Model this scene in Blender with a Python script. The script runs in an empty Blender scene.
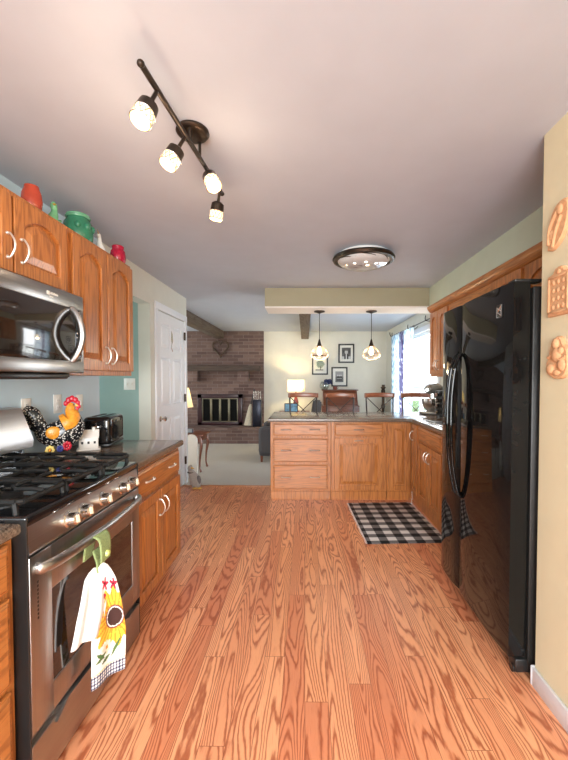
import bpy, bmesh, math, random
from mathutils import Vector, Matrix
random.seed(7)
C = bpy.context.scene.collection
R = math.radians
PI = math.pi
# ------------------------------------------------------------------ camera, world, light, exposure
cam = bpy.data.cameras.new('camera')
cam_o = bpy.data.objects.new('camera', cam); C.objects.link(cam_o)
cam.sensor_fit = 'AUTO'; cam.sensor_width = 36
cam.lens = 365/760*36
cam.shift_y = 0.010
cam.shift_x = -0.0234
cam.clip_start = 0.02
cam_o.location = (0, 0, 1.36)
cam_o.rotation_euler = (R(90-1.5), 0, R(0.5))
sc = bpy.context.scene
sc.camera = cam_o
sc.view_settings.view_transform = 'Standard'
sc.view_settings.look = 'None'
sc.view_settings.gamma = 1
sc.view_settings.use_curve_mapping = False
sc.view_settings.exposure = 0.15
sc.cycles.use_denoising = True
sc.cycles.max_bounces = 10
sc.cycles.diffuse_bounces = 6
sc.cycles.sample_clamp_indirect = 6
w = bpy.data.worlds.new('World'); sc.world = w; w.use_nodes = True
bg = w.node_tree.nodes['Background']
bg.inputs[0].default_value = (0.88, 0.95, 1.0, 1)
bg.inputs[1].default_value = 2.4

def area(name, loc, rot, sx, sy, power, col, spread=180):
    l = bpy.data.lights.new(name, 'AREA'); l.shape = 'RECTANGLE'; l.size = sx; l.size_y = sy
    l.energy = power; l.color = col; l.spread = R(spread)
    o = bpy.data.objects.new(name, l); C.objects.link(o); o.location = loc; o.rotation_euler = rot
    return o
# daylight area lights: dining window in view, the other openings unseen and added
area('added_daylight_behind', (-0.2, -2.32, 1.25), (R(68), 0, 0), 2.0, 1.7, 210, (0.95, 0.98, 1.0), 150)  # main daylight from behind; the patio opening is unseen and added
area('daylight_dining_window', (1.98, 5.85, 1.2), (0, R(90), 0), 1.7, 1.7, 85, (0.96, 0.98, 1.0))
area('added_daylight_family', (-4.75, 6.3, 1.4), (0, R(-90), 0), 1.2, 2.0, 90, (1.0, 0.98, 0.94))  # added light for the carpet, from an unseen made-up window
area('added_hall_fill', (-3.12, 3.1, 1.45), (0, R(-90), 0), 1.1, 0.7, 16, (0.85, 0.97, 1.0))  # fill light added for the teal hall, from a made-up window

def bulb(name, loc, power, col=(1.0, 0.72, 0.45), r=0.03):
    l = bpy.data.lights.new(name, 'POINT'); l.energy = power; l.color = col; l.shadow_soft_size = r
    o = bpy.data.objects.new(name, l); C.objects.link(o); o.location = loc
    return o

# ------------------------------------------------------------------ materials
def newmat(name):
    m = bpy.data.materials.new(name); m.use_nodes = True
    nt = m.node_tree; b = nt.nodes['Principled BSDF']
    return m, nt, b
def nd(nt, t, **kw):
    n = nt.nodes.new('ShaderNode'+t)
    for k, v in kw.items(): setattr(n, k, v)
    return n
def mth(nt, op, a, b=None, c=None):
    n = nd(nt, 'Math', operation=op)
    for i, v in enumerate((a, b, c)):
        if v is None: continue
        if isinstance(v, (int, float)): n.inputs[i].default_value = v
        else: nt.links.new(v, n.inputs[i])
    return n.outputs[0]
def comb(nt, x, y, z):
    n = nd(nt, 'CombineXYZ')
    for i, v in enumerate((x, y, z)):
        if isinstance(v, (int, float)): n.inputs[i].default_value = v
        else: nt.links.new(v, n.inputs[i])
    return n.outputs[0]
def mixc(nt, fac, a, b, mode='MIX'):
    n = nd(nt, 'Mix', data_type='RGBA', blend_type=mode)
    if isinstance(fac, (int, float)): n.inputs[0].default_value = fac
    else: nt.links.new(fac, n.inputs[0])
    for i, v in ((6, a), (7, b)):
        if isinstance(v, tuple): n.inputs[i].default_value = (*v[:3], 1)
        else: nt.links.new(v, n.inputs[i])
    return n.outputs[2]
def ramp(nt, fac, stops):
    n = nd(nt, 'ValToRGB'); e = n.color_ramp.elements
    e[0].position = stops[0][0]; e[0].color = (*stops[0][1], 1)
    e[1].position = stops[1][0]; e[1].color = (*stops[1][1], 1)
    for p, c in stops[2:]:
        x = e.new(p); x.color = (*c, 1)
    nt.links.new(fac, n.inputs[0]); return n.outputs[0]
def S(*c):   # sRGB 0-255 to linear
    return tuple(((v/255)/12.92 if v/255 <= .04045 else ((v/255+.055)/1.055)**2.4) for v in c)
def bump(nt, b, h, strength=.2, dist=.01):
    n = nd(nt, 'Bump'); n.inputs['Strength'].default_value = strength; n.inputs['Distance'].default_value = dist
    nt.links.new(h, n.inputs['Height']); nt.links.new(n.outputs[0], b.inputs['Normal'])
def noise(nt, vec, scale, detail=3, rough=.5, dist=0):
    n = nd(nt, 'TexNoise'); n.inputs['Scale'].default_value = scale; n.inputs['Detail'].default_value = detail
    n.inputs['Roughness'].default_value = rough; n.inputs['Distortion'].default_value = dist
    if vec is not None: nt.links.new(vec, n.inputs['Vector'])
    return n.outputs[0]
def coord(nt, kind='Object', scale=(1, 1, 1)):
    t = nd(nt, 'TexCoord'); m = nd(nt, 'Mapping'); m.inputs['Scale'].default_value = scale
    nt.links.new(t.outputs[kind], m.inputs['Vector']); return m.outputs[0]
def plain(name, col, rough=.5, metal=0, var=.06, nscale=30, bmp=0, coat=0, spec=.5, em=None, ems=0):
    """procedural material: base colour mottled slightly by noise"""
    m, nt, b = newmat(name)
    v = coord(nt)
    f = noise(nt, v, nscale, 3)
    dark = tuple(c*(1-var) for c in col); lite = tuple(min(1, c*(1+var)) for c in col)
    nt.links.new(ramp(nt, f, [(.3, dark), (.7, lite)]), b.inputs['Base Color'])
    b.inputs['Roughness'].default_value = rough; b.inputs['Metallic'].default_value = metal
    b.inputs['Coat Weight'].default_value = coat; b.inputs['Coat Roughness'].default_value = .08
    b.inputs['Specular IOR Level'].default_value = spec
    if bmp: bump(nt, b, noise(nt, v, nscale*3, 3), bmp, .004)
    if em: b.inputs['Emission Color'].default_value = (*em, 1); b.inputs['Emission Strength'].default_value = ems
    return m
def wood(name, c1, c2, axis, rough=.32, sc_=1.0, coat=.25):
    m, nt, b = newmat(name)
    s = [14*sc_]*3; s[axis] = 1.1*sc_
    v = coord(nt, 'Object', tuple(s))
    f = noise(nt, v, 1.0, 2, .5, .4)
    rings = mth(nt, 'MULTIPLY', mth(nt, 'ADD', mth(nt, 'SINE', mth(nt, 'MULTIPLY', f, 55)), 1), .5)
    s2 = [260*sc_]*3; s2[axis] = 7*sc_
    f2 = noise(nt, coord(nt, 'Object', tuple(s2)), 1, 2, .6)
    mid = tuple((a+b_)/2 for a, b_ in zip(c1, c2))
    c = mixc(nt, mth(nt, 'MULTIPLY', mth(nt, 'POWER', rings, 2.2), .55), c1, c2)
    c = mixc(nt, mth(nt, 'MULTIPLY', f2, .45), c, mid, 'MULTIPLY')
    c = mixc(nt, ramp_v(nt, f2), c, c2)
    nt.links.new(c, b.inputs['Base Color'])
    b.inputs['Roughness'].default_value = rough; b.inputs['Coat Weight'].default_value = coat
    b.inputs['Coat Roughness'].default_value = .15
    return m
def ramp_v(nt, f):
    r = nd(nt, 'MapRange'); r.inputs[1].default_value = .56; r.inputs[2].default_value = .75
    r.inputs[3].default_value = 0; r.inputs[4].default_value = .5
    nt.links.new(f, r.inputs[0]); return r.outputs[0]

OAK1, OAK2 = S(200, 132, 70), S(130, 74, 34)
oakX = wood('oak_grain_across', OAK1, OAK2, 0)
oakY = wood('oak_grain_along', OAK1, OAK2, 1)
oakZ = wood('oak_grain_upright', OAK1, OAK2, 2)
dwoodX = wood('walnut_grain_across', S(128, 70, 42), S(80, 40, 24), 0)
dwoodZ = wood('walnut_grain_upright', S(128, 70, 42), S(80, 40, 24), 2)
beamwood = wood('weathered_beam', S(120, 104, 88), S(74, 60, 48), 1, .8, .6, 0)
mantelwood = wood('weathered_mantel', S(92, 76, 66), S(58, 46, 40), 0, .8, .6, 0)
railwood = wood('stool_rail_wood', S(158, 96, 62), S(110, 60, 36), 0, .35)

def floor_mat():
    m, nt, b = newmat('oak_floorboards')
    g = nd(nt, 'NewGeometry'); sp = nd(nt, 'SeparateXYZ'); nt.links.new(g.outputs['Position'], sp.inputs[0])
    X, Y = sp.outputs[0], sp.outputs[1]
    W, L = .098, 1.15
    px = mth(nt, 'DIVIDE', X, W); ix = mth(nt, 'FLOOR', px); fx = mth(nt, 'FRACT', px)
    wn = nd(nt, 'TexWhiteNoise', noise_dimensions='1D'); nt.links.new(ix, wn.inputs['W'])
    py = mth(nt, 'DIVIDE', mth(nt, 'ADD', Y, mth(nt, 'MULTIPLY', wn.outputs[0], 7.3)), L)
    iy = mth(nt, 'FLOOR', py); fy = mth(nt, 'FRACT', py)
    w2 = nd(nt, 'TexWhiteNoise', noise_dimensions='2D'); nt.links.new(comb(nt, ix, iy, 0), w2.inputs['Vector'])
    r = w2.outputs[0]
    vec = comb(nt, mth(nt, 'ADD', mth(nt, 'MULTIPLY', X, 7.0), mth(nt, 'MULTIPLY', r, 41)),
               mth(nt, 'ADD', mth(nt, 'MULTIPLY', Y, .95), mth(nt, 'MULTIPLY', r, 93)), mth(nt, 'MULTIPLY', r, 17))
    f = noise(nt, vec, 1.0, 1.2, .45, .35)
    cx = mth(nt, 'SUBTRACT', fx, .5)
    par = mth(nt, 'MULTIPLY', mth(nt, 'MULTIPLY', cx, cx), .38)
    wob = mth(nt, 'MULTIPLY', noise(nt, comb(nt, mth(nt, 'MULTIPLY', X, 60), mth(nt, 'MULTIPLY', Y, 14), r), 1, 3), .035)
    field = mth(nt, 'ADD', mth(nt, 'ADD', f, par), wob)
    si = mth(nt, 'MULTIPLY', mth(nt, 'ADD', mth(nt, 'SINE', mth(nt, 'MULTIPLY', field, 125)), 1), .5)
    line = mth(nt, 'POWER', si, 3.0)
    fine = noise(nt, comb(nt, mth(nt, 'MULTIPLY', X, 420), mth(nt, 'MULTIPLY', Y, 12), r), 1, 2, .6)
    base = ramp(nt, r, [(0, S(232, 162, 116)), (.4, S(240, 172, 126)), (.75, S(224, 150, 108)), (1, S(210, 130, 92))])
    c = mixc(nt, mth(nt, 'MULTIPLY', line, .85), base, S(158, 78, 46))
    c = mixc(nt, mth(nt, 'MULTIPLY', ramp_v(nt, fine), .8), c, S(176, 96, 64))
    ed = mth(nt, 'MINIMUM', fx, mth(nt, 'SUBTRACT', 1, fx))
    ey = mth(nt, 'MULTIPLY', mth(nt, 'MINIMUM', fy, mth(nt, 'SUBTRACT', 1, fy)), L/W)
    seam = mth(nt, 'LESS_THAN', mth(nt, 'MINIMUM', ed, ey), .014)
    c = mixc(nt, mth(nt, 'MULTIPLY', seam, .6), c, S(120, 62, 40))
    nt.links.new(c, b.inputs['Base Color'])
    b.inputs['Roughness'].default_value = .33; b.inputs['Specular IOR Level'].default_value = .5
    b.inputs['Coat Weight'].default_value = .15; b.inputs['Coat Roughness'].default_value = .2
    bump(nt, b, mth(nt, 'SUBTRACT', 1, mth(nt, 'ADD', mth(nt, 'MULTIPLY', seam, .8), mth(nt, 'MULTIPLY', line, .15))), .12, .003)
    return m
def brick_mat(name='old_brick', c1=S(128, 106, 98), c2=S(84, 66, 64), mo=S(140, 128, 122)):
    m, nt, b = newmat(name)
    g = nd(nt, 'NewGeometry'); sp = nd(nt, 'SeparateXYZ'); nt.links.new(g.outputs['Position'], sp.inputs[0])
    br = nd(nt, 'TexBrick'); br.inputs['Scale'].default_value = 1
    br.inputs['Brick Width'].default_value = .23; br.inputs['Row Height'].default_value = .072
    br.inputs['Mortar Size'].default_value = .005; br.inputs['Mortar Smooth'].default_value = .3
    br.inputs['Bias'].default_value = .0
    br.inputs['Color1'].default_value = (*c1, 1); br.inputs['Color2'].default_value = (*c2, 1); br.inputs['Mortar'].default_value = (*mo, 1)
    vv = comb(nt, mth(nt, 'ADD', sp.outputs[0], mth(nt, 'MULTIPLY', sp.outputs[1], 1)), sp.outputs[2], 0)
    nt.links.new(vv, br.inputs['Vector'])
    n = noise(nt, g.outputs['Position'], 5, 4)
    c = mixc(nt, mth(nt, 'MULTIPLY', n, .35), br.outputs[0], S(120, 84, 66))
    c = mixc(nt, mth(nt, 'MULTIPLY', noise(nt, g.outputs['Position'], 40, 4), .35), c, S(70, 56, 54))
    nt.links.new(c, b.inputs['Base Color']); b.inputs['Roughness'].default_value = .9
    bump(nt, b, mth(nt, 'SUBTRACT', mth(nt, 'MULTIPLY', n, .4), br.outputs[1]), .6, .01)
    return m
def counter_mat():
    m, nt, b = newmat('taupe_laminate')
    v = coord(nt)
    f = noise(nt, v, 160, 4, .7); f2 = noise(nt, v, 9, 3)
    c = ramp(nt, f, [(.35, S(74, 62, 54)), (.5, S(118, 102, 88)), (.66, S(152, 136, 120))])
    c = mixc(nt, mth(nt, 'MULTIPLY', f2, .4), c, S(84, 72, 64))
    nt.links.new(c, b.inputs['Base Color']); b.inputs['Roughness'].default_value = .16
    return m
def steel_mat(name='brushed_steel', axis=2, col=(.43, .42, .41), rough=.31):
    m, nt, b = newmat(name)
    s = [300]*3; s[axis] = 3
    f = noise(nt, coord(nt, 'Object', tuple(s)), 1, 2, .5)
    nt.links.new(ramp(nt, f, [(.3, tuple(x*.88 for x in col)), (.7, col)]), b.inputs['Base Color'])
    b.inputs['Metallic'].default_value = 1; b.inputs['Roughness'].default_value = rough
    return m
def rug_mat():
    m, nt, b = newmat('buffalo_check_weave')
    t = nd(nt, 'TexCoord'); sp = nd(nt, 'SeparateXYZ'); nt.links.new(t.outputs['Object'], sp.inputs[0])
    a = mth(nt, 'LESS_THAN', mth(nt, 'FRACT', mth(nt, 'DIVIDE', mth(nt, 'ADD', sp.outputs[0], 3), .150)), .5)
    c_ = mth(nt, 'LESS_THAN', mth(nt, 'FRACT', mth(nt, 'DIVIDE', mth(nt, 'ADD', sp.outputs[1], 3.0), .128)), .5)
    s = mth(nt, 'MULTIPLY', mth(nt, 'ADD', a, c_), .5)
    n = noise(nt, t.outputs['Object'], 260, 2)
    s = mth(nt, 'ADD', s, mth(nt, 'MULTIPLY', mth(nt, 'SUBTRACT', n, .5), .25))
    nt.links.new(ramp(nt, s, [(.1, S(16, 14, 15)), (.5, S(102, 96, 94)), (.9, S(208, 202, 196))]), b.inputs['Base Color'])
    b.inputs['Roughness'].default_value = .95; bump(nt, b, n, .5, .004)
    return m
def carpet_mat():
    m, nt, b = newmat('beige_carpet_pile')
    v = coord(nt); n = noise(nt, v, 220, 3); n2 = noise(nt, v, 2.2, 2)
    c = ramp(nt, n, [(.3, S(150, 142, 130)), (.7, S(200, 194, 184))])
    nt.links.new(mixc(nt, mth(nt, 'MULTIPLY', n2, .3), c, S(160, 152, 140)), b.inputs['Base Color'])
    b.inputs['Roughness'].default_value = 1; bump(nt, b, n, .5, .006)
    return m
def col_mat(name, rough=.8, bmp=0.0, trans=0):
    """a surface whose own printed design is stored as a colour attribute called 'print'"""
    m, nt, b = newmat(name)
    a = nd(nt, 'Attribute', attribute_name='print'); nt.links.new(a.outputs['Color'], b.inputs['Base Color'])
    b.inputs['Roughness'].default_value = rough
    if bmp: bump(nt, b, noise(nt, coord(nt), 300, 2), bmp, .003)
    return m
def glass_mat(name, tint=(1, 1, 1), gl=.08, rough=.02):
    m = bpy.data.materials.new(name); m.use_nodes = True; nt = m.node_tree; nt.nodes.clear()
    o = nd(nt, 'OutputMaterial'); t = nd(nt, 'BsdfTransparent'); g = nd(nt, 'BsdfGlossy'); mx = nd(nt, 'MixShader')
    t.inputs[0].default_value = (*tint, 1); g.inputs['Roughness'].default_value = rough
    mx.inputs[0].default_value = gl
    nt.links.new(t.outputs[0], mx.inputs[1]); nt.links.new(g.outputs[0], mx.inputs[2]); nt.links.new(mx.outputs[0], o.inputs[0])
    return m
M = dict(
    ceil=plain('ceiling_paint', S(190, 197, 210), .75, bmp=.05, var=.02, nscale=6),
    litunder=plain('lit_underside_tone', S(232, 226, 220), .7, var=.02),
    blue=plain('blue_grey_wall_paint', S(196, 218, 230), .5, var=.03, nscale=5, bmp=.03),
    teal=plain('teal_wall_paint', S(150, 176, 170), .6, var=.03, nscale=5, bmp=.03),
    cream=plain('pale_sage_cream_paint', S(214, 214, 204), .6, var=.03, nscale=5, bmp=.03),
    far=plain('pale_cream_paint', S(222, 219, 206), .6, var=.03, nscale=5, bmp=.03),
    tan=plain('warm_cream_paint', S(214, 203, 170), .6, var=.03, nscale=5, bmp=.03),
    olive=plain('khaki_beam_paint', S(158, 150, 122), .6, var=.03, nscale=5, bmp=.03),
    green=plain('sage_paint', S(194, 202, 182), .6, var=.03, nscale=5, bmp=.03),
    white=plain('white_gloss_paint', S(232, 236, 242), .3, var=.015),
    whitep=plain('white_plastic', S(236, 234, 228), .35, var=.02),
    floor=floor_mat(), carpet=carpet_mat(), brick=brick_mat(), counter=counter_mat(), rug=rug_mat(),
    steelY=steel_mat('brushed_steel_along', 1), steelZ=steel_mat('brushed_steel_upright', 2),
    chrome=plain('polished_nickel', (.78, .74, .70), .18, 1, var=.02),
    handle=plain('satin_nickel_pull', (.70, .63, .56), .34, .75, var=.02),
    black=plain('gloss_black_enamel', (.008, .008, .009), .06, var=.1, coat=.3),
    fridge=plain('gloss_black_fridge', (.006, .006, .006), .045, var=.1, spec=.22),
    fridges=plain('textured_black_side', (.012, .011, .010), .38, var=.3, nscale=120, bmp=.3),
    iron=plain('cast_iron', (.010, .010, .010), .55, spec=.3, var=.3, nscale=90, bmp=.2),
    bplastic=plain('black_plastic', (.012, .012, .012), .3, var=.1),
    ovenglass=plain('dark_oven_glass', (.015, .010, .008), .05, var=.1, coat=.5),
    bronze=plain('oil_rubbed_bronze', (.055, .040, .030), .35, .8, var=.2),
    shade=None,
    rubber=plain('dark_rubber', (.02, .02, .02), .7),
)
def emis(name, col, s):
    return plain(name, col, .5, em=col, ems=s, var=.0)

# ------------------------------------------------------------------ geometry helpers
class Fr:
    def __init__(s, o, u, n):
        s.o = Vector(o); s.u = Vector(u); s.n = Vector(n); s.v = Vector((0, 0, 1))
        s.M = Matrix((( s.u.x, s.v.x, s.n.x, s.o.x), (s.u.y, s.v.y, s.n.y, s.o.y), (s.u.z, s.v.z, s.n.z, s.o.z), (0, 0, 0, 1)))
def F_left(y, z, x): return Fr((x, y, z), (0, 1, 0), (1, 0, 0))       # faces +X
def F_back(x, z, y): return Fr((x, y, z), (1, 0, 0), (0, -1, 0))      # faces the camera
def F_right(y, z, x): return Fr((x, y, z), (0, -1, 0), (-1, 0, 0))    # faces -X
class MB:
    def __init__(s, fr=None): s.bm = bmesh.new(); s.fr = fr
    def _merge(s, t, M_=None):
        if M_ is not None: t.transform(M_)
        if s.fr is not None: t.transform(s.fr.M)
        me = bpy.data.meshes.new('t'); t.to_mesh(me); t.free(); s.bm.from_mesh(me); bpy.data.meshes.remove(me)
    def box(s, a, b, bev=0, seg=2, M_=None):
        t = bmesh.new(); bmesh.ops.create_cube(t, size=1)
        a = Vector(a); b = Vector(b); c = (a+b)/2; d = b-a
        for v in t.verts: v.co = Vector((c.x+v.co.x*d.x, c.y+v.co.y*d.y, c.z+v.co.z*d.z))
        if bev:
            bmesh.ops.bevel(t, geom=t.edges[:], offset=min(bev, .45*min(abs(x) for x in d)), segments=seg, profile=.5, affect='EDGES')
        s._merge(t, M_); return s
    def cyl(s, p0, p1, r0, r1=None, seg=20, cap=True):
        r1 = r0 if r1 is None else r1
        return s.tube([p0, p1], [r0, r1], seg, cap)
    def tube(s, pts, rad, seg=10, cap=True, flat=1.0, up=None, closed=False):
        pts = [Vector(p) for p in pts]; n = len(pts)
        if isinstance(rad, (int, float)): rad = [rad]*n
        t = bmesh.new(); rings = []
        prev = None
        for i, p in enumerate(pts):
            if closed: d = pts[(i+1) % n]-pts[i-1]
            else: d = pts[min(i+1, n-1)]-pts[max(i-1, 0)]
            if d.length < 1e-9: d = Vector((0, 0, 1))
            d.normalize()
            if prev is None:
                ref = Vector(up) if up else (Vector((0, 0, 1)) if abs(d.z) < .9 else Vector((1, 0, 0)))
                a = d.cross(ref).normalized()
            else:
                a = prev-d*prev.dot(d)
                a = a.normalized() if a.length > 1e-6 else d.orthogonal().normalized()
            prev = a; b = d.cross(a)
            rings.append([t.verts.new(p+(a*math.cos(2*PI*k/seg)+b*math.sin(2*PI*k/seg)*flat)*rad[i]) for k in range(seg)])
        m = n if closed else n-1
        for i in range(m):
            A, B = rings[i], rings[(i+1) % n]
            for k in range(seg): t.faces.new((A[k], A[(k+1) % seg], B[(k+1) % seg], B[k]))
        if cap and not closed:
            t.faces.new(list(reversed(rings[0]))); t.faces.new(rings[-1])
        bmesh.ops.recalc_face_normals(t, faces=t.faces[:])
        s._merge(t); return s
    def lathe(s, prof, c=(0, 0, 0), seg=28, M_=None, cap=True):
        t = bmesh.new(); c = Vector(c); rings = []
        for r, z in prof:
            if r < 1e-5: rings.append([t.verts.new(c+Vector((0, 0, z)))])
            else: rings.append([t.verts.new(c+Vector((r*math.cos(2*PI*k/seg), r*math.sin(2*PI*k/seg), z))) for k in range(seg)])
        for A, B in zip(rings, rings[1:]):
            for k in range(seg):
                k2 = (k+1) % seg
                if len(A) == 1 and len(B) == 1: continue
                if len(A) == 1: t.faces.new((A[0], B[k], B[k2]))
                elif len(B) == 1: t.faces.new((A[k], A[k2], B[0]))
                else: t.faces.new((A[k], A[k2], B[k2], B[k]))
        if cap:
            for rg in (rings[0], rings[-1]):
                if len(rg) > 1: t.faces.new(rg)
        bmesh.ops.recalc_face_normals(t, faces=t.faces[:])
        s._merge(t, M_); return s
    def prism(s, pts, n0, n1, top=None, M_=None):
        """2D outline (u, v) raised from n0 to n1; top = optional other outline at n1"""
        t = bmesh.new(); top = top or pts
        A = [t.verts.new((p[0], p[1], n0)) for p in pts]; B = [t.verts.new((p[0], p[1], n1)) for p in top]
        k = len(pts)
        for i in range(k): t.faces.new((A[i], A[(i+1) % k], B[(i+1) % k], B[i]))
        t.faces.new(list(reversed(A))); t.faces.new(B)
        bmesh.ops.recalc_face_normals(t, faces=t.faces[:])
        s._merge(t, M_); return s
    def ball(s, c, r, sc=(1, 1, 1), sub=3, M_=None):
        t = bmesh.new(); bmesh.ops.create_icosphere(t, subdivisions=sub, radius=1)
        for v in t.verts: v.co = Vector((v.co.x*r*sc[0], v.co.y*r*sc[1], v.co.z*r*sc[2]))
        if M_ is not None: t.transform(M_)
        t.transform(Matrix.Translation(Vector(c)))
        s._merge(t); return s
    def grid(s, fn, nu, nv, closed=False):
        """fn(u, v) -> point, u and v in 0..1"""
        t = bmesh.new()
        V = [[t.verts.new(Vector(fn(i/nu, j/nv))) for j in range(nv+1)] for i in range(nu+1)]
        for i in range(nu):
            for j in range(nv): t.faces.new((V[i][j], V[i+1][j], V[i+1][j+1], V[i][j+1]))
        s._merge(t); return s
    def build(s, name, mat, parent=None, smooth=True, **tags):
        me = bpy.data.meshes.new(name)
        if mat is not None: me.materials.append(mat)
        o = bpy.data.objects.new(name, me)
        if parent is not None:
            inv = Matrix(parent['_m']) if False else WORLD[parent.name].inverted()
            s.bm.transform(inv); WORLD[o.name] = WORLD[parent.name]; o.parent = parent
        else:
            xs = [v.co for v in s.bm.verts]
            lo = Vector([min(v[i] for v in xs) for i in range(3)]); hi = Vector([max(v[i] for v in xs) for i in range(3)])
            base = Vector(((lo.x+hi.x)/2, (lo.y+hi.y)/2, lo.z))
            if tags.get('keep'): base = Vector((0, 0, 0))
            s.bm.transform(Matrix.Translation(-base)); o.location = base; WORLD[o.name] = Matrix.Translation(base)
        bmesh.ops.recalc_face_normals(s.bm, faces=s.bm.faces[:]) if tags.get('recalc') else None
        s.bm.to_mesh(me); s.bm.free()
        if smooth:
            me.polygons.foreach_set('use_smooth', [True]*len(me.polygons))
            me.set_sharp_from_angle(angle=R(32))
        C.objects.link(o)
        tag(o, **{k: v for k, v in tags.items() if k in ('label', 'category', 'group', 'kind')})
        return o
WORLD = {}
def tag(o, label=None, category=None, group=None, kind=None):
    if label: o['label'] = label
    if category: o['category'] = category
    if group: o['group'] = group
    if kind: o['kind'] = kind
    return o
def thing(name, loc, label, category, group=None, rz=0, world=True):
    o = bpy.data.objects.new(name, None); C.objects.link(o); o.empty_display_size = .1
    o.location = loc; o.rotation_euler = (0, 0, rz)
    WORLD[o.name] = Matrix.Translation(Vector(loc)) @ Matrix.Rotation(rz, 4, 'Z')
    if not world: WORLD[o.name] = Matrix.Identity(4)      # parts given in the thing's own frame
    return tag(o, label, category, group)
def copy_tree(o, parent=None):
    c = o.copy(); C.objects.link(c); c.parent = parent
    for ch in list(o.children): copy_tree(ch, c)
    return c
def struct(name, mb, mat, parent=None, **k):
    return mb.build(name, mat, parent, kind='structure', keep=True, **k)
def cr(pts, n=8):
    """Catmull-Rom through the points (vectors of any length)"""
    P = [tuple(p) for p in pts]; out = []
    for i in range(len(P)-1):
        p0 = P[max(i-1, 0)]; p1 = P[i]; p2 = P[i+1]; p3 = P[min(i+2, len(P)-1)]
        for k in range(n):
            t = k/n
            out.append(tuple(.5*((2*b)+(-a+c)*t+(2*a-5*b+4*c-d)*t*t+(-a+3*b-3*c+d)*t**3) for a, b, c, d in zip(p0, p1, p2, p3)))
    out.append(P[-1]); return out
def paint(o, fn):
    me = o.data; at = me.color_attributes.new('print', 'FLOAT_COLOR', 'POINT')
    for i, v in enumerate(me.vertices): at.data[i].color = (*fn(v.co), 1)

# ------------------------------------------------------------------ setting
CE = 2.39; XL, XR = -1.54, 1.80; YB = -2.2; YF = 8.1; XS = 1.017; YS = 1.588
b = MB(); b.box((XL-.12, YB-.1, -.08), (XR+.12, 4.56, 0)); b.box((-3.1, 2.5, -.08), (XL-.12, 3.75, 0))
struct('floor', b, M['floor'])
b = MB(); b.box((XL-.12, 4.56, -.08), (XR+.12, YF+.1, 0.004)); b.box((-4.6, 4.56, -.08), (XL-.12, YF+.1, .004))
tag(struct('carpet_floor', b, M['carpet']))
b = MB(); b.box((-4.7, YB-.1, CE), (XR+.12, YF+.1, CE+.1)); struct('ceiling', b, M['ceil'])
b = MB(); b.box((XL-.12, YB, 0), (XL, 2.72, CE)); struct('wall_left', b, M['blue'])
b = MB(); b.box((XL-.12, 2.72, 2.10), (XL, 3.63, CE)); b.box((XL-.12, 3.63, 0), (XL, 3.79, CE)); b.box((XL-.12, 3.79, 2.08), (XL, 4.65, CE))
b.box((XL-.12, 4.65, 0), (XL, 4.75, CE)); struct('wall_left_far', b, M['cream'])
b = MB(); b.box((-3.1, 3.64, 0), (XL-.12, 3.76, CE)); b.box((-3.1, 2.5, 0), (XL-.12, 2.62, CE))
b.box((-3.1, 2.62, 0), (-3.0, 2.75, CE)); b.box((-3.1, 3.5, 0), (-3.0, 3.64, CE)); b.box((-3.1, 2.75, 2.05), (-3.0, 3.5, CE)); b.box((-3.1, 2.75, 0), (-3.0, 3.5, .9))
struct('wall_hall', b, M['teal'])
b = MB(); b.box((-4.6, 3.76, 0), (-3.1, 3.88, CE)); b.box((-3.1, 3.76, 0), (XL-.13, 3.88, CE)); struct('wall_family_near', b, M['far'])
b = MB(); b.box((-4.6, 3.88, 0), (-4.5, 5.2, CE)); b.box((-4.6, 7.4, 0), (-4.5, YF, CE)); b.box((-4.6, 5.2, 2.1), (-4.5, 7.4, CE)); b.box((-4.6, 5.2, 0), (-4.5, 7.4, .7))
struct('wall_family_left', b, M['far'])
b = MB(); b.box((-4.6, YF, 0), (XR+.12, YF+.1, CE)); struct('wall_far', b, M['far'])
b = MB(); b.box((-4.5, YF-.08, 0), (-.91, YF, CE)); struct('wall_brick', b, M['brick'])
b = MB()
b.box((XR, YS, 0), (XR+.12, 4.95, CE)); b.box((XR, 6.75, 0), (XR+.12, YF, CE)); b.box((XR, 4.95, 2.06), (XR+.12, 6.75, CE)); b.box((XR, 4.95, 0), (XR+.12, 6.75, .35))
struct('wall_right', b, M['cream'])
b = MB(); b.box((XS, YB, 0), (XR+.12, YS, CE)); struct('wall_right_near', b, M['tan'])
b = MB(); b.box((XL-.12, YB-.1, 0), (-1.25, YB, CE)); b.box((.85, YB-.1, 0), (XS+.2, YB, CE)); b.box((-1.25, YB-.1, 2.12), (.85, YB, CE)); b.box((-1.25, YB-.1, 0), (.85, YB, .1))
struct('wall_behind', b, M['tan'])
b = MB(); b.box((-.46, 4.20, 2.18), (XR, 4.60, CE)); struct('ceiling_header', b, M['olive'])
b = MB(); b.box((-.46, 4.20, 2.165), (XR, 4.60, 2.18)); struct('ceiling_header_underside', b, M['litunder'])  # underside paler: light from beyond put into its colour
b = MB(); b.box((1.42, YS, 2.14), (XR, 4.20, CE)); struct('ceiling_soffit', b, M['green'])
# baseboards
def baseb(name, a, b_, n):
    m = MB(); m.box(a, b_, .004); struct(name, m, M['white'])
baseb('baseboard_right', (XS-.014, YB, 0), (XS, YS, .085), 0)
baseb('baseboard_right_end', (XS-.014, YS, 0), (XS+.05, YS+.014, .085), 0)
baseb('baseboard_far', (-.9, YF-.015, .004), (XR, YF, .09), 0)
baseb('baseboard_left', (XL, 3.64, 0), (XL+.014, 3.725, .085), 0)
baseb('baseboard_hall', (-3.0, 3.626, 0), (XL-.12, 3.64, .085), 0)
b = MB(); b.box((XL, 4.545, 0), (-.41, 4.575, .007), .003); struct('trim_1', b, oakX)
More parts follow.
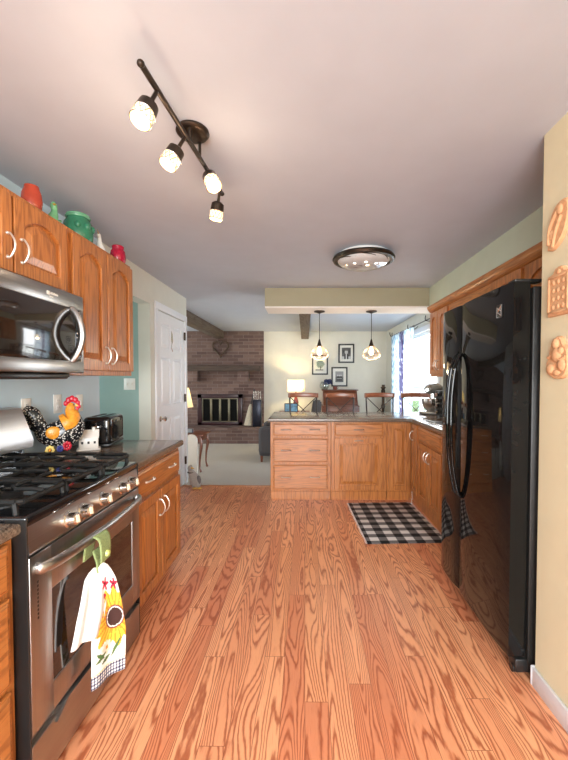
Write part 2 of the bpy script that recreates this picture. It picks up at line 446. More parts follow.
# exposed ceiling beams
for i, x in enumerate((-1.86, -.0)):
    b = MB(); b.box((x-.08, 4.56 if i else 4.8, CE-.17), (x+.08, YF-.08 if i == 0 else YF, CE), .008)
    struct('trim_%d' % (i+2), b, beamwood)

# ------------------------------------------------------------------ door 1 with casing (left wall)
def six_panel_door():
    y0, y1, z1 = 3.79, 4.65, 2.08
    cas = MB()
    for (a, c) in (((XL, y0-.065, 0), (XL+.018, y0+.004, z1+.07)), ((XL, y1-.004, 0), (XL+.018, y1+.065, z1+.07)), ((XL, y0-.066, z1-.004), (XL+.020, y1+.066, z1+.071))):
        cas.box(a, c, .005)
    struct('door_casing', cas, M['white'])
    f = F_left(y0+.004, .008, XL-.035); W = y1-y0-.008; H = z1-.016
    d = MB(f); d.box((0, 0, 0), (W, H, .018))
    st = .11
    rails = [(0, .22), (.90, 1.05), (1.58, 1.68), (H-.12, H)]
    cols = [(0, st), (W/2-.045, W/2+.045), (W-st, W)]
    for a, c in cols: d.box((a, 0, .018), (c, H, .034), .004, 1)
    for a, c in rails: d.box((0, a, .0181), (W, c, .0341), .004, 1)
    for (ra, rb) in zip(rails, rails[1:]):
        for (ca, cb) in zip(cols, cols[1:]):
            u0, u1, v0, v1 = ca[1]+.012, cb[0]-.012, ra[1]+.012, rb[0]-.012
            d.prism([(u0, v0), (u1, v0), (u1, v1), (u0, v1)],   .018, .030, [(u0+.03, v0+.03), (u1-.03, v0+.03), (u1-.03, v1-.03), (u0+.03, v1-.03)])
    o = struct('door_1', d, M['white'], smooth=False)
    for z in (.25, 1.05, 1.83):
        h = MB(f); h.box((W-.012, z, .034), (W+.02, z+.10, .054), .003); h.build('hinge', M['bronze'], o)
    k = MB(f)
    Mx = Matrix.Translation((.07, .917, .034))
    k.lathe([(0, 0), (.03, 0), (.03, .006), (.012, .010), (.011, .03), (.024, .042), (.028, .055), (.02, .066), (0, .07)], M_=Mx)
    k.build('door_handle', M['chrome'], o)
    s = MB(f)   # small silver ornament stuck on the upper panel
    s.prism([(.40, 1.80), (.43, 1.74), (.47, 1.78), (.45, 1.86), (.42, 1.90)], .031, .036)
    s.tube([(.43, 1.78, .036), (.40, 1.70, .04), (.44, 1.66, .038)], .004, 6)
    s.build('door_ornament', M['chrome'], o)
six_panel_door()

# ------------------------------------------------------------------ windows
gl = glass_mat('window_glass')
def window(n, fr, W, H, mull=1, horiz=0):
    m = MB(fr)
    t = .055
    for a, c in (((0, 0, -.04), (t, H, .04)), ((W-t, 0, -.04), (W, H, .04)), ((0, 0, -.04), (W, t, .04)), ((0, H-t, -.04), (W, H, .04))): m.box(a, c, .004, 1)
    for i in range(mull):
        u = W*(i+1)/(mull+1); m.box((u-.03, 0, -.03), (u+.03, H, .03), .003, 1)
    for i in range(horiz):
        v = H*(i+1)/(horiz+1); m.box((0, v-.02, -.025), (W, v+.02, .025), .003, 1)
    o = struct('window_%d' % n, m, M['white'])
    g = MB(fr); g.box((t*.5, t*.5, -.003), (W-t*.5, H-t*.5, .003)); struct('window_pane', g, gl, o)
    return o
window(1, F_right(6.75, .35, XR+.06), 1.8, 1.71, 1, 1)
window(2, F_back(-1.25, .1, YB-.05), 2.1, 2.02, 1)  # unseen opening, added for the light from behind
window(3, F_left(5.2, .7, -4.55), 2.2, 1.4, 1)  # unseen, added to go with the carpet light
window(4, F_left(2.75, .9, -3.05), .75, 1.15, 0, 1)  # unseen, added to go with the hall fill light
c = MB()
for a, d in (((XR-.016, 4.87, .27), (XR, 4.95, 2.14)), ((XR-.016, 6.75, .27), (XR, 6.83, 2.14)), ((XR-.018, 4.868, 2.06), (XR, 6.832, 2.141)), ((XR-.03, 4.85, .29), (XR, 6.85, .35))): c.box(a, d, .004)
struct('window_casing', c, M['white'])
g = MB(); g.box((2.4, 0, -.6), (30, 30, -.5)); g.box((-30, 0, -.6), (-5.2, 30, -.5)); g.box((-30, -30, -.6), (30, -2.6, -.5))
struct('ground_outside', g, plain('lawn', S(120, 150, 90), .9, var=.3, nscale=3))

# ------------------------------------------------------------------ cabinets
def arch_v(u, u0, u1, base, rise):
    t = (u-u0)/(u1-u0); return base-rise*(2*t-1)**2
def door_panel(name, fr, W, H, parent, arch=.05, mat=None, hpos=None, st=.055):
    d = MB(fr); d.box((0, 0, 0), (W, H, .007))
    st = min(st, W*.24)
    d.box((0, 0, .007), (st, H, .021), .003, 2); d.box((W-st, 0, .007), (W, H, .021), .003, 2)
    d.box((st, 0, .007), (W-st, st, .0205), .002, 1)
    n = 12 if arch else 1
    top = H-st
    arc = [(st+(W-2*st)*i/n, arch_v(st+(W-2*st)*i/n, st, W-st, top, arch)) for i in range(n+1)]
    d.prism([(W-st, H), (st, H)]+arc, .007, .0205)
    g = .011; u0, u1 = st+g, W-st-g
    def outline(k):
        a, c = u0+k, u1-k
        return [(c, st+g+k), (a, st+g+k)][::-1] + [(a+(c-a)*(1-i/n), arch_v(a+(c-a)*(1-i/n), a, c, top-g-k, arch*(c-a)/(W-2*st))) for i in range(n+1)]
    d.prism(outline(0), .007, .010, outline(.002)); d.prism(outline(.002), .010, .019, outline(min(.032, W*.10)))
    o = d.build(name, mat or oakZ, parent, smooth=False)
    if hpos:
        u, v = hpos
        h = MB(fr); A = .048
        pts = cr([(u, v-A, .021), (u, v-A, .034), (u, v-A*.5, .050), (u, v, .055), (u, v+A*.5, .050), (u, v+A, .034), (u, v+A, .021)], 4)
        h.tube(pts, [.0040]*len(pts), 8)
        for s in (-1, 1): h.ball((u, v+s*A, .024), .0075, sub=2)
        h.build('handle', M['handle'], o)
    return o
def drawer_front(fr, W, H, parent, mat, handles=1, name='drawer'):
    d = MB(fr); d.box((0, 0, 0), (W, H, .014), .003)
    k = .018
    d.prism([(.008, .008), (W-.008, .008), (W-.008, H-.008), (.008, H-.008)], .014, .021, [(k, k), (W-k, k), (W-k, H-k), (k, H-k)])
    o = d.build(name, mat, parent, smooth=False)
    us = {0: [], 1: [W/2], 2: [W*.24, W*.76]}[handles]
    for u in us:
        h = MB(fr); A = .048; v = H/2
        pts = cr([(u-A, v, .019), (u-A, v, .030), (u-A*.5, v+.003, .042), (u, v+.004, .046), (u+A*.5, v+.003, .042), (u+A, v, .030), (u+A, v, .019)], 4)
        h.tube(pts, [.0042, .0042]+[.0058]*(len(pts)-4)+[.0042, .0042], 8)
        for s in (-1, 1): h.ball((u+s*A, v, .024), .010, (1, .8, .8), sub=2)
        h.build('handle', M['handle'], o)
    return o
def carcass(a, b_, parent, frame_fr, W, H, mat=oakZ, toe=None, extra=None):
    m = MB(); m.box(a, b_, .002, 1)
    if toe: m.box(*toe)
    return m.build('cabinet_body', mat, parent)
XF = -.905       # face of left base cabinets
def base_left(y0, y1, label, kind):
    t = thing('base_cabinet', ((XL+XF)/2, (y0+y1)/2, 0), label, 'cabinet')
    carcass((XL+.01, y0, .10), (XF, y1, .873), t, None, 0, 0, toe=((XL+.01, y0+.001, 0), (XF-.07, y1-.001, .10)))
    return t
# far left unit: one wide drawer over two doors
t = base_left(1.872, 2.585, 'oak base cabinet with one wide drawer above two doors, right of the range', 0)
drawer_front(F_left(1.895, .705, XF), .665, .15, t, oakY, 2)
door_panel('door', F_left(1.895, .125, XF), .328, .555, t, 0, hpos=(.328-.03, .45))
door_panel('door', F_left(2.232, .125, XF), .328, .555, t, 0, hpos=(.03, .45))
# near left unit: stack of drawers
t = base_left(.48, 1.106, 'oak base cabinet with a stack of drawers, left of the range at the photo edge', 0)
for z, h in ((.715, .145), (.425, .27), (.125, .28)): drawer_front(F_left(.508, z, XF), .57, h, t, oakY, 1)
def top_slab(name, pts, label, z0=.874, z1=.914):
    m = MB(); m.prism(pts, z0, z1)
    es = [e for e in m.bm.edges if abs(e.verts[0].co.z-e.verts[1].co.z) < 1e-5]
    bmesh.ops.bevel(m.bm, geom=es, offset=.012, segments=3, profile=.5, affect='EDGES')
    return m.build(name, M['counter'], label=label, category='countertop')
top_slab('countertop', [(XL+.005, 1.870), (-.878, 1.870), (-.878, 2.62), (XL+.005, 2.62)], 'dark taupe laminate countertop holding the rooster, cottage and toaster')
top_slab('countertop', [(XL+.005, .46), (-.878, .46), (-.878, 1.108), (XL+.005, 1.108)], 'short dark taupe laminate countertop left of the range at the photo edge')
# L-shaped top over peninsula and sink run
XC, YC = 1.165, 4.01
m = MB(); m.prism([(-.41, YC), (XC-.05, YC), (XC, YC-.05), (XC, 2.46), (XR-.005, 2.46), (XR-.005, 4.80), (-.41, 4.80)], .874, .914)
es = [e for e in m.bm.edges if abs(e.verts[0].co.z-e.verts[1].co.z) < 1e-5]
bmesh.ops.bevel(m.bm, geom=es, offset=.012, segments=3, profile=.5, affect='EDGES')
m.build('countertop', M['counter'], label='L-shaped dark taupe laminate countertop over the peninsula and sink run', category='countertop')
# peninsula units, facing the camera
YP = 4.05
def base_pen(x0, x1, label):
    t = thing('base_cabinet', ((x0+x1)/2, YP+.3, 0), label, 'cabinet')
    m = MB(); m.box((x0, YP, .095), (x1, YP+.54, .873), .002, 1); m.box((x0+.001, YP-.004, 0), (x1-.001, YP+.54, .095), .002, 1); m.build('cabinet_body', oakZ, t)
    return t
t = base_pen(-.385, .288, 'oak peninsula cabinet with three wide drawers, left end')
for z, h in ((.715, .145), (.42, .275), (.115, .285)): drawer_front(F_back(-.357, z, YP), .615, h, t, oakX, 2)
t = base_pen(.291, .910, 'oak peninsula cabinet with a small drawer above a single square-panel door')
drawer_front(F_back(.325, .715, YP), .545, .145, t, oakX, 1)
d = door_panel('door', F_back(.325, .115, YP), .545, .58, t, 0)
h = MB(F_back(.325, .115, YP)); pts = cr([(.23, .55, .019), (.23, .55, .03), (.272, .555, .046), (.315, .55, .03), (.315, .55, .019)], 5); h.tube(pts, .0055, 8); h.build('handle', M['handle'], d)
t = base_pen(.913, 1.192, 'narrow full-height oak corner door cabinet at the peninsula inner corner')
door_panel('door', F_back(.928, .115, YP), .235, .745, t, 0)
# sink run on the right, facing -X
XRF = 1.192
def base_right(y0, y1, label):
    t = thing('base_cabinet', ((XRF+XR)/2, (y0+y1)/2, 0), label, 'cabinet')
    m = MB(); m.box((XRF, y0, .095), (XR-.01, y1, .873), .002, 1); m.box((XRF+.004, y0+.001, 0), (XR-.01, y1-.001, .095)); m.build('cabinet_body', oakZ, t)
    return t
t = base_right(3.815, 4.0495, 'slim tall oak door cabinet between the sink unit and peninsula corner')
door_panel('door', F_right(4.02, .115, XRF), .19, .745, t, 0, hpos=(.06, .62))
t = base_right(3.13, 3.812, 'oak sink cabinet with false drawer front above two doors')
drawer_front(F_right(3.79, .715, XRF), .64, .145, t, oakY, 0)
door_panel('door', F_right(3.79, .115, XRF), .315, .58, t, 0, hpos=(.285, .48))
door_panel('door', F_right(3.465, .115, XRF), .315, .58, t, 0, hpos=(.03, .48))
t = base_right(2.47, 3.127, 'oak base cabinet right of the sink, mostly hidden behind the refrigerator')
drawer_front(F_right(3.10, .715, XRF), .60, .145, t, oakY, 1)
door_panel('door', F_right(3.10, .115, XRF), .30, .58, t, 0, hpos=(.27, .48))
door_panel('door', F_right(2.79, .115, XRF), .30, .58, t, 0, hpos=(.03, .48))
# wall cabinets left
XU = -1.218
def wall_left_unit(y0, y1, z0, z1, label):
    t = thing('wall_cabinet', ((XL+XU)/2, (y0+y1)/2, z0), label, 'cabinet')
    m = MB(); m.box((XL+.005, y0, z0), (XU, y1, z1), .002, 1); m.build('cabinet_body', oakZ, t); return t
t = wall_left_unit(1.14, 1.872, 1.775, 2.136, 'short oak wall cabinet with two arched doors above the microwave')
door_panel('door', F_left(1.165, 1.795, XU), .335, .315, t, .045, hpos=(.305, .10))
door_panel('door', F_left(1.512, 1.795, XU), .335, .315, t, .045, hpos=(.032, .10))
t = wall_left_unit(1.875, 2.555, 1.375, 2.136, 'tall oak wall cabinet with two arched doors right of the microwave')
door_panel('door', F_left(1.895, 1.405, XU), .318, .705, t, .05, hpos=(.29, .09))
door_panel('door', F_left(2.225, 1.405, XU), .318, .705, t, .05, hpos=(.03, .09))
t = wall_left_unit(.40, 1.137, 1.375, 2.136, 'oak wall cabinet at the left photo edge beyond the microwave')
door_panel('door', F_left(.42, 1.405, XU), .34, .705, t, .05, hpos=(.31, .09))
door_panel('door', F_left(.775, 1.405, XU), .34, .705, t, .05, hpos=(.03, .09))
# wall cabinets right
XW = 1.44
def wall_right_unit(y0, y1, z0, label, n, arch=.045):
    t = thing('wall_cabinet', ((XW+XR)/2, (y0+y1)/2, z0), label, 'cabinet')
    m = MB(); m.box((XW, y0, z0), (XR-.005, y1, 2.137), .002, 1); m.build('cabinet_body', oakZ, t)
    W = (y1-y0-.03)/n
    for i in range(n):
        door_panel('door', F_right(y1-.015-i*W, z0+.025, XW), W-.012, 2.085-z0-.025, t, arch, hpos=((W-.04, .1) if i == 0 else (.03, .1)))
    return t
wall_right_unit(3.66, 4.19, 1.375, 'oak wall cabinet with two tall arched doors beside the dining window', 2)
wall_right_unit(1.63, 2.40, 1.84, 'oak wall cabinet with two arched doors over the refrigerator, nearest one', 2)
wall_right_unit(2.405, 2.84, 1.375, 'oak wall cabinet with one arched door, beside and behind the refrigerator top', 1)
m = MB(); m.box((XW, 2.843, 1.99), (XW+.02, 3.657, 2.137), .002, 1); m.build('window_valance', oakY, label='plain oak valance board bridging the two right-hand wall cabinets', category='valance')
# crown along the right wall cabinets
m = MB(); y0, y1 = 1.592, 4.195
m.prism([(1.437, 2.095), (1.425, 2.10), (1.402, 2.13), (1.392, 2.15), (1.392, 2.165), (1.419, 2.165), (1.437, 2.139)], 0, 1, M_=Matrix(((1, 0, 0, 0), (0, 0, y1-y0, y0), (0, 1, 0, 0), (0, 0, 0, 1))))
m.build('crown_moulding', oakY, label='oak crown moulding running along the top of the right wall cabinets', category='moulding', recalc=True)

# ------------------------------------------------------------------ refrigerator
def fridge():
    y0, y1 = 1.625, 2.44; ym = 2.155
    t = thing('refrigerator', (1.35, 2.02, 0), 'glossy black side-by-side refrigerator with two long curved handles', 'refrigerator')
    m = MB(); m.box((1.005, y0, .03), (1.74, y1, 1.765), .008); m.build('refrigerator_body', M['fridges'], t)
    def door(name, a, c, hy):
        d = MB(); n = 10
        def pt(u):    # slightly bowed front
            q = 2*u-1; return .907+.012*q**4
        ys = [a+(c-a)*i/n for i in range(n+1)]
        out = [(pt(i/n), ys[i]) for i in range(n+1)]+[(.992, c), (.992, a)]
        d.prism(out, .10, 1.787)
        es = [e for e in d.bm.edges if abs(e.verts[0].co.z-e.verts[1].co.z) < 1e-5]
        bmesh.ops.bevel(d.bm, geom=es, offset=.006, segments=2, profile=.5, affect='EDGES')
        o = d.build(name, M['fridge'], t)
        h = MB(); pts = cr([(.912, hy, .66), (.890, hy, .70), (.862, hy, .86), (.850, hy, 1.06), (.852, hy, 1.24), (.868, hy, 1.40), (.890, hy, 1.48), (.912, hy, 1.50)], 6)
        h.tube(pts, [.012]*len(pts), 12, flat=.8); h.build('handle', M['fridge'], o)
        return o
    f = door('freezer_door', ym+.003, y1, ym+.028); r = door('refrigerator_door', y0, ym-.003, ym-.025)
    g = MB(); g.box((.995, y0+.02, .025), (1.02, y1-.02, .095), .003)
    for i in range(5): g.box((.99, y0+.04, .034+i*.011), (.996, y1-.04, .039+i*.011))
    g.build('base_grille', M['bplastic'], t)
    k = MB(); k.box((.955, y0+.005, .02), (1.04, y0+.07, .085), .01); k.cyl((.95, y0+.03, .03), (1.0, y0+.03, .03), .018); k.build('hinge_foot', M['bplastic'], t)
    k = MB(); k.box((.93, y0+.01, 1.7875), (1.06, y0+.07, 1.80), .004); k.build('hinge_cover', M['bplastic'], t)
    fr = F_right(1.745, 1.64, .9077)   # square emblem
    e = MB(fr); e.box((0, 0, -.002), (.048, .062, .0015), .001, 1); e.build('emblem_plate', M['bplastic'], r)
    e = MB(fr)
    e.box((.040, .002, .0015), (.046, .060, .003)); e.box((.002, .002, .0015), (.005, .050, .003)); e.box((.002, .002, .0015), (.046, .005, .003))
    for p, q in (((.006, .05), (.040, .030)), ((.014, .030), (.040, .055)), ((.010, .028), (.040, .010)), ((.008, .040), (.024, .040))):
        e.tube([(p[0], p[1], .002), (q[0], q[1], .002)], .0022, 6)
    e.build('emblem_letter', M['chrome'], r)
fridge()

# ------------------------------------------------------------------ gas range
def gas_range():
    y0, y1 = 1.112, 1.866
    t = thing('gas_range', (-1.2, 1.51, 0), 'stainless steel gas range with black cast iron grates and five knobs', 'stove')
    m = MB(); m.box((XL+.012, y0, .03), (-.895, y1, .90), .003); m.build('range_body', M['bplastic'], t)
    # oven door
    f = F_left(y0+.003, .225, -.894); W = y1-y0-.006; H = .572
    d = MB(f)
    u0, u1, v0, v1 = .10, W-.075, .10, .42
    d.box((0, 0, 0), (u0, H, .036), .004); d.box((u1, 0, 0), (W, H, .036), .004)
    d.box((u0-.005, 0, 0), (u1+.005, v0, .0358), .004); d.box((u0-.005, v1, 0), (u1+.005, H, .0358), .004)
    o = d.build('oven_door', M['steelZ'], t)
    g = MB(f); g.box((u0-.004, v0-.004, 0), (u1+.004, v1+.004, .031)); g.build('oven_window', M['ovenglass'], o)
    s = MB(f)
    for i in range(10): s.box((.030, .36+i*.013, .0355), (.036, .368+i*.013, .0366))
    s.build('vent_slots', M['bplastic'], o)
    h = MB(f); z = H-.045
    pts = cr([(.03, z, .036), (.035, z, .055), (.10, z, .074), (.28, z, .088), (W/2, z, .092), (W-.28, z, .088), (W-.10, z, .074), (W-.035, z, .055), (W-.03, z, .036)], 5)
    h.tube(pts, .019, 14, flat=.62, up=(0, 0, 1)); h.build('handle', M['steelY'], o)
    # drawer
    d = MB(F_left(y0+.003, .03, -.894)); d.box((0, 0, 0), (W, .16, .034), .005); d.box((0, .16, 0), (W, .188, .016), .003)
    d.prism([(.10, .150), (W-.10, .150), (W-.16, .185), (.16, .185)], .012, .045); o = d.build('storage_drawer', M['steelY'], t)
    # control panel (slanted)
    P = MB(); 
    prof = [(-.94, .802), (-.862, .802), (-.857, .812), (-.868, .893), (-.94, .893)]
    P.prism(prof, 0, 1, M_=Matrix(((1, 0, 0, 0), (0, 0, y1-y0-.006, y0+.003), (0, 1, 0, 0), (0, 0, 0, 1)))); P.build('control_panel', M['steelY'], t, recalc=True)
    for y in (1.306, 1.389, 1.528, 1.687, 1.775):
        k = MB(); ax = Vector((.99, 0, .14)).normalized(); c = Vector((-.862, y, .846))
        for a, bb, r0, r1 in ((0, .006, .031, .031), (.006, .010, .031, .025), (.010, .036, .0245, .0225), (.036, .039, .0225, .018)):
            k.cyl(c+ax*a, c+ax*bb, r0, r1, 22)
        q = Matrix.Translation(c+ax*.037) @ ax.to_track_quat('Z', 'Y').to_matrix().to_4x4()
        k.box((-.005, -.016, -.006), (.005, .016, .010), .002, 1, q)
        k.build('knob', M['chrome'], t)
    for ya, yb in ((y0-.003, y0+.002), (y1-.002, y1+.001)):
        sd = MB(); sd.box((-.93, ya, .03), (-.861, yb, .92), .001, 1); sd.build('side_panel', M['bplastic'], t)
    # cooktop
    c = MB(); c.box((-1.47, y0-.001, .893), (-.862, y1+.001, .930), .010, 3); c.build('cooktop', M['black'], t)
    # burners
    for (x, y, r) in ((-1.03, 1.242, .05), (-1.30, 1.242, .038), (-1.165, 1.49, .045), (-1.03, 1.737, .042), (-1.30, 1.737, .035)):
        bb = MB(); bb.lathe([(0, .929), (r+.02, .929), (r+.018, .935), (r, .937), (r, .944), (r-.004, .948), (r-.004, .955), (r-.012, .958), (0, .959)], (x, y, 0)); bb.build('burner', M['iron'], t)
    # grates: three cast sections
    for (a, c2) in ((y0+.012, 1.360), (1.368, 1.612), (1.620, y1-.012)):
        g = MB(); x0, x1 = -1.445, -.90; z = .972; q = .007; cy = (a+c2)/2
        def bar(p, p2, r=.009): g.tube([p, p2], r, 6)
        def arm(p, p2):   # finger that dips toward the burner
            g.tube(cr([(p[0], p[1], z), ((p[0]*.6+p2[0]*.4), (p[1]*.6+p2[1]*.4), z+.006), (p2[0], p2[1], z+.004)], 4), .008, 6)
        for yy in (a+q, c2-q): g.tube(cr([(x0+.01, yy, z-.004), ((x0*2+x1)/3, yy, z), ((x0+2*x1)/3, yy, z), (x1-.01, yy, z-.004)], 4), .0095, 6)
        for xx in (x0, x1): bar((xx, a+.02, z-.006), (xx, c2-.02, z-.006))
        for xx, sy in ((x0, 1), (x0, -1), (x1, 1), (x1, -1)):
            e = a+q if sy > 0 else c2-q
            bar((xx, e+sy*.015, z-.006), (xx+(.02 if xx == x0 else -.02), e, z-.004))
            bar((xx+(.015 if xx == x0 else -.015), e, z-.004), (xx+(.01 if xx == x0 else -.01), e, .929))
        for bx in (-1.03, -1.30):
            for ang in range(4):
                th = ang*PI/2
                dx, dy = math.cos(th), math.sin(th)
                if abs(dx) > .5:
                    tip = bx+dx*.03; end = (x1 if dx > 0 else x0) if (bx+dx*.2 > x1 or bx+dx*.2 < x0) else -1.165
                    arm((end, cy), (tip, cy))
                else:
                    end = c2-q if dy > 0 else a+q
                    arm((bx, end), (bx, cy+dy*.03))
        bar((-1.165, a+q, z), (-1.165, c2-q, z))
        for dx, dy in ((.09, .6), (-.09, .6)):
            pass
        g.build('grate', M['iron'], t)
    # backguard
    bk = MB()
    prof = [(-1.525, .92), (-1.455, .92), (-1.45, .995), (-1.405, 1.005), (-1.400, 1.045), (-1.462, 1.205), (-1.525, 1.21)]
    Mx = Matrix(((1, 0, 0, 0), (0, 0, y1-y0-.004, y0+.002), (0, 1, 0, 0), (0, 0, 0, 1)))
    bk.prism(prof[2:]+[(-1.525, .995)], 0, 1, M_=Mx); bo = bk.build('backguard', M['steelY'], t, recalc=True)
    bk = MB(); bk.box((-1.525, y0+.002, .905), (-1.452, y1-.002, .996), .002, 1); bk.build('backguard_base', M['black'], t)
    bk = MB(); q = Matrix.Translation((-1.431, 1.51, 1.125)) @ Matrix.Rotation(R(-21.2), 4, 'Y')
    bk.box((-.002, -.15, -.045), (.003, .15, .045), .001, 1, q); bk.build('display_panel', M['black'], bo)
    # feet
    for y in (y0+.05, y1-.05):
        for x in (-.95, -1.45): ft = MB(); ft.cyl((x, y, 0), (x, y, .032), .018); ft.build('foot', M['rubber'], t)
gas_range()

# ------------------------------------------------------------------ microwave
def microwave():
    y0, y1 = 1.142, 1.872; x0, x1 = XL+.006, -1.136; z0, z1 = 1.385, 1.772
    t = thing('microwave', (-1.33, 1.5, z0), 'stainless over-the-range microwave with black glass door and curved steel handle', 'microwave')
    m = MB(); m.box((x0, y0, z0), (x1-.035, y1, z1), .004); m.build('microwave_body', M['bplastic'], t)
    f = F_left(y0, z0, x1-.034); W = y1-y0; H = z1-z0
    d = MB(f); d.box((0, H-.072, 0), (W, H, .034), .005); d.box((0, 0, 0), (W, .058, .034), .005)
    d.box((W-.018, .05, 0), (W, H-.07, .033), .004); d.box((0, .05, 0), (.018, H-.07, .033), .004)
    fr_ = d.build('front_frame', M['steelY'], t)
    g = MB(f); g.box((.017, .056, 0), (W-.017, H-.070, .030), .002); o = g.build('microwave_door', M['ovenglass'], t)
    h = MB(f); u = W-.095
    pts = cr([(u, .060, .030), (u, .085, .050), (u, .13, .072), (u, .187, .082), (u, .245, .072), (u, .29, .050), (u, .312, .030)], 6)
    h.tube(pts, .0135, 12, flat=1.3); h.build('handle', M['steelZ'], o)
    h = MB(f); h.box((W-.06, .075, .030), (W-.024, .295, .0315)); h.build('touch_panel', M['black'], o)
    k = MB(f)
    for r_ in range(6):
        for c_ in range(2): k.box((W-.055+c_*.016, .085+r_*.022, .0315), (W-.046+c_*.016, .092+r_*.022, .0322))
    k.build('touch_keys', M['whitep'], o)
    v = MB(); v.box((x0+.02, y0+.02, z0-.022), (x1-.06, y1-.02, z0+.002), .008); v.box((x1-.10, y0+.10, z0-.030), (x1-.03, y1-.08, z0-.002), .008)
    v.build('vent_hood', M['bplastic'], t)
    # maker's mark: a small bright plate followed by fine lettering strokes
    k = MB(f); uu = .465; vv = H-.042
    k.box((uu, vv, .034), (uu+.016, vv+.017, .0352))
    for i in range(7): k.box((uu+.022+i*.0075, vv+.004, .034), (uu+.0265+i*.0075, vv+(.015 if i in (1, 3) else .012), .0350))
    k.box((uu+.016, vv-.008, .034), (uu+.040, vv-.004, .0350)); k.build('logo', M['whitep'], fr_)
microwave()

# ------------------------------------------------------------------ things on the left counter
def outlet(name, fr, label, cat, kind='outlet', double=False):
    t = thing(name, tuple(fr.o), label, cat)
    W = .115 if double else .072
    m = MB(fr); m.box((-W/2, -.058, .0005), (W/2, .058, .006), .004); m.build('cover_plate', M['whitep'], t)
    for k in ((-.023, .023) if double else (0,)):
        if kind == 'outlet':
            for v in (-.022, .022):
                r_ = MB(fr); r_.box((k-.017, v-.014, .006), (k+.017, v+.014, .009), .004); rc = r_.build('receptacle', M['whitep'], t)
                for s in (-.006, .006): r_ = MB(fr); r_.box((k+s-.001, v-.004, .0085), (k+s+.001, v+.005, .0094)); r_.build('slot', M['rubber'], rc)
        else:
            r_ = MB(fr); r_.box((k-.005, -.012, .006), (k+.005, .014, .018), .002); r_.build('switch_toggle', M['whitep'], t)
    return t
outlet('wall_outlet', F_left(1.995, 1.19, XL), 'white wall outlet behind the left of the rooster tail', 'outlet')
outlet('wall_outlet', F_left(2.25, 1.20, XL), 'white wall outlet behind the rooster head', 'outlet')
outlet('wall_switch', F_left(2.47, 1.19, XL), 'white switch plate between the rooster and the toaster', 'switch', 'switch')
outlet('wall_switch', F_back(-1.755, 1.30, 3.64), 'white double switch plate on the teal hall wall', 'switch', 'switch', True)

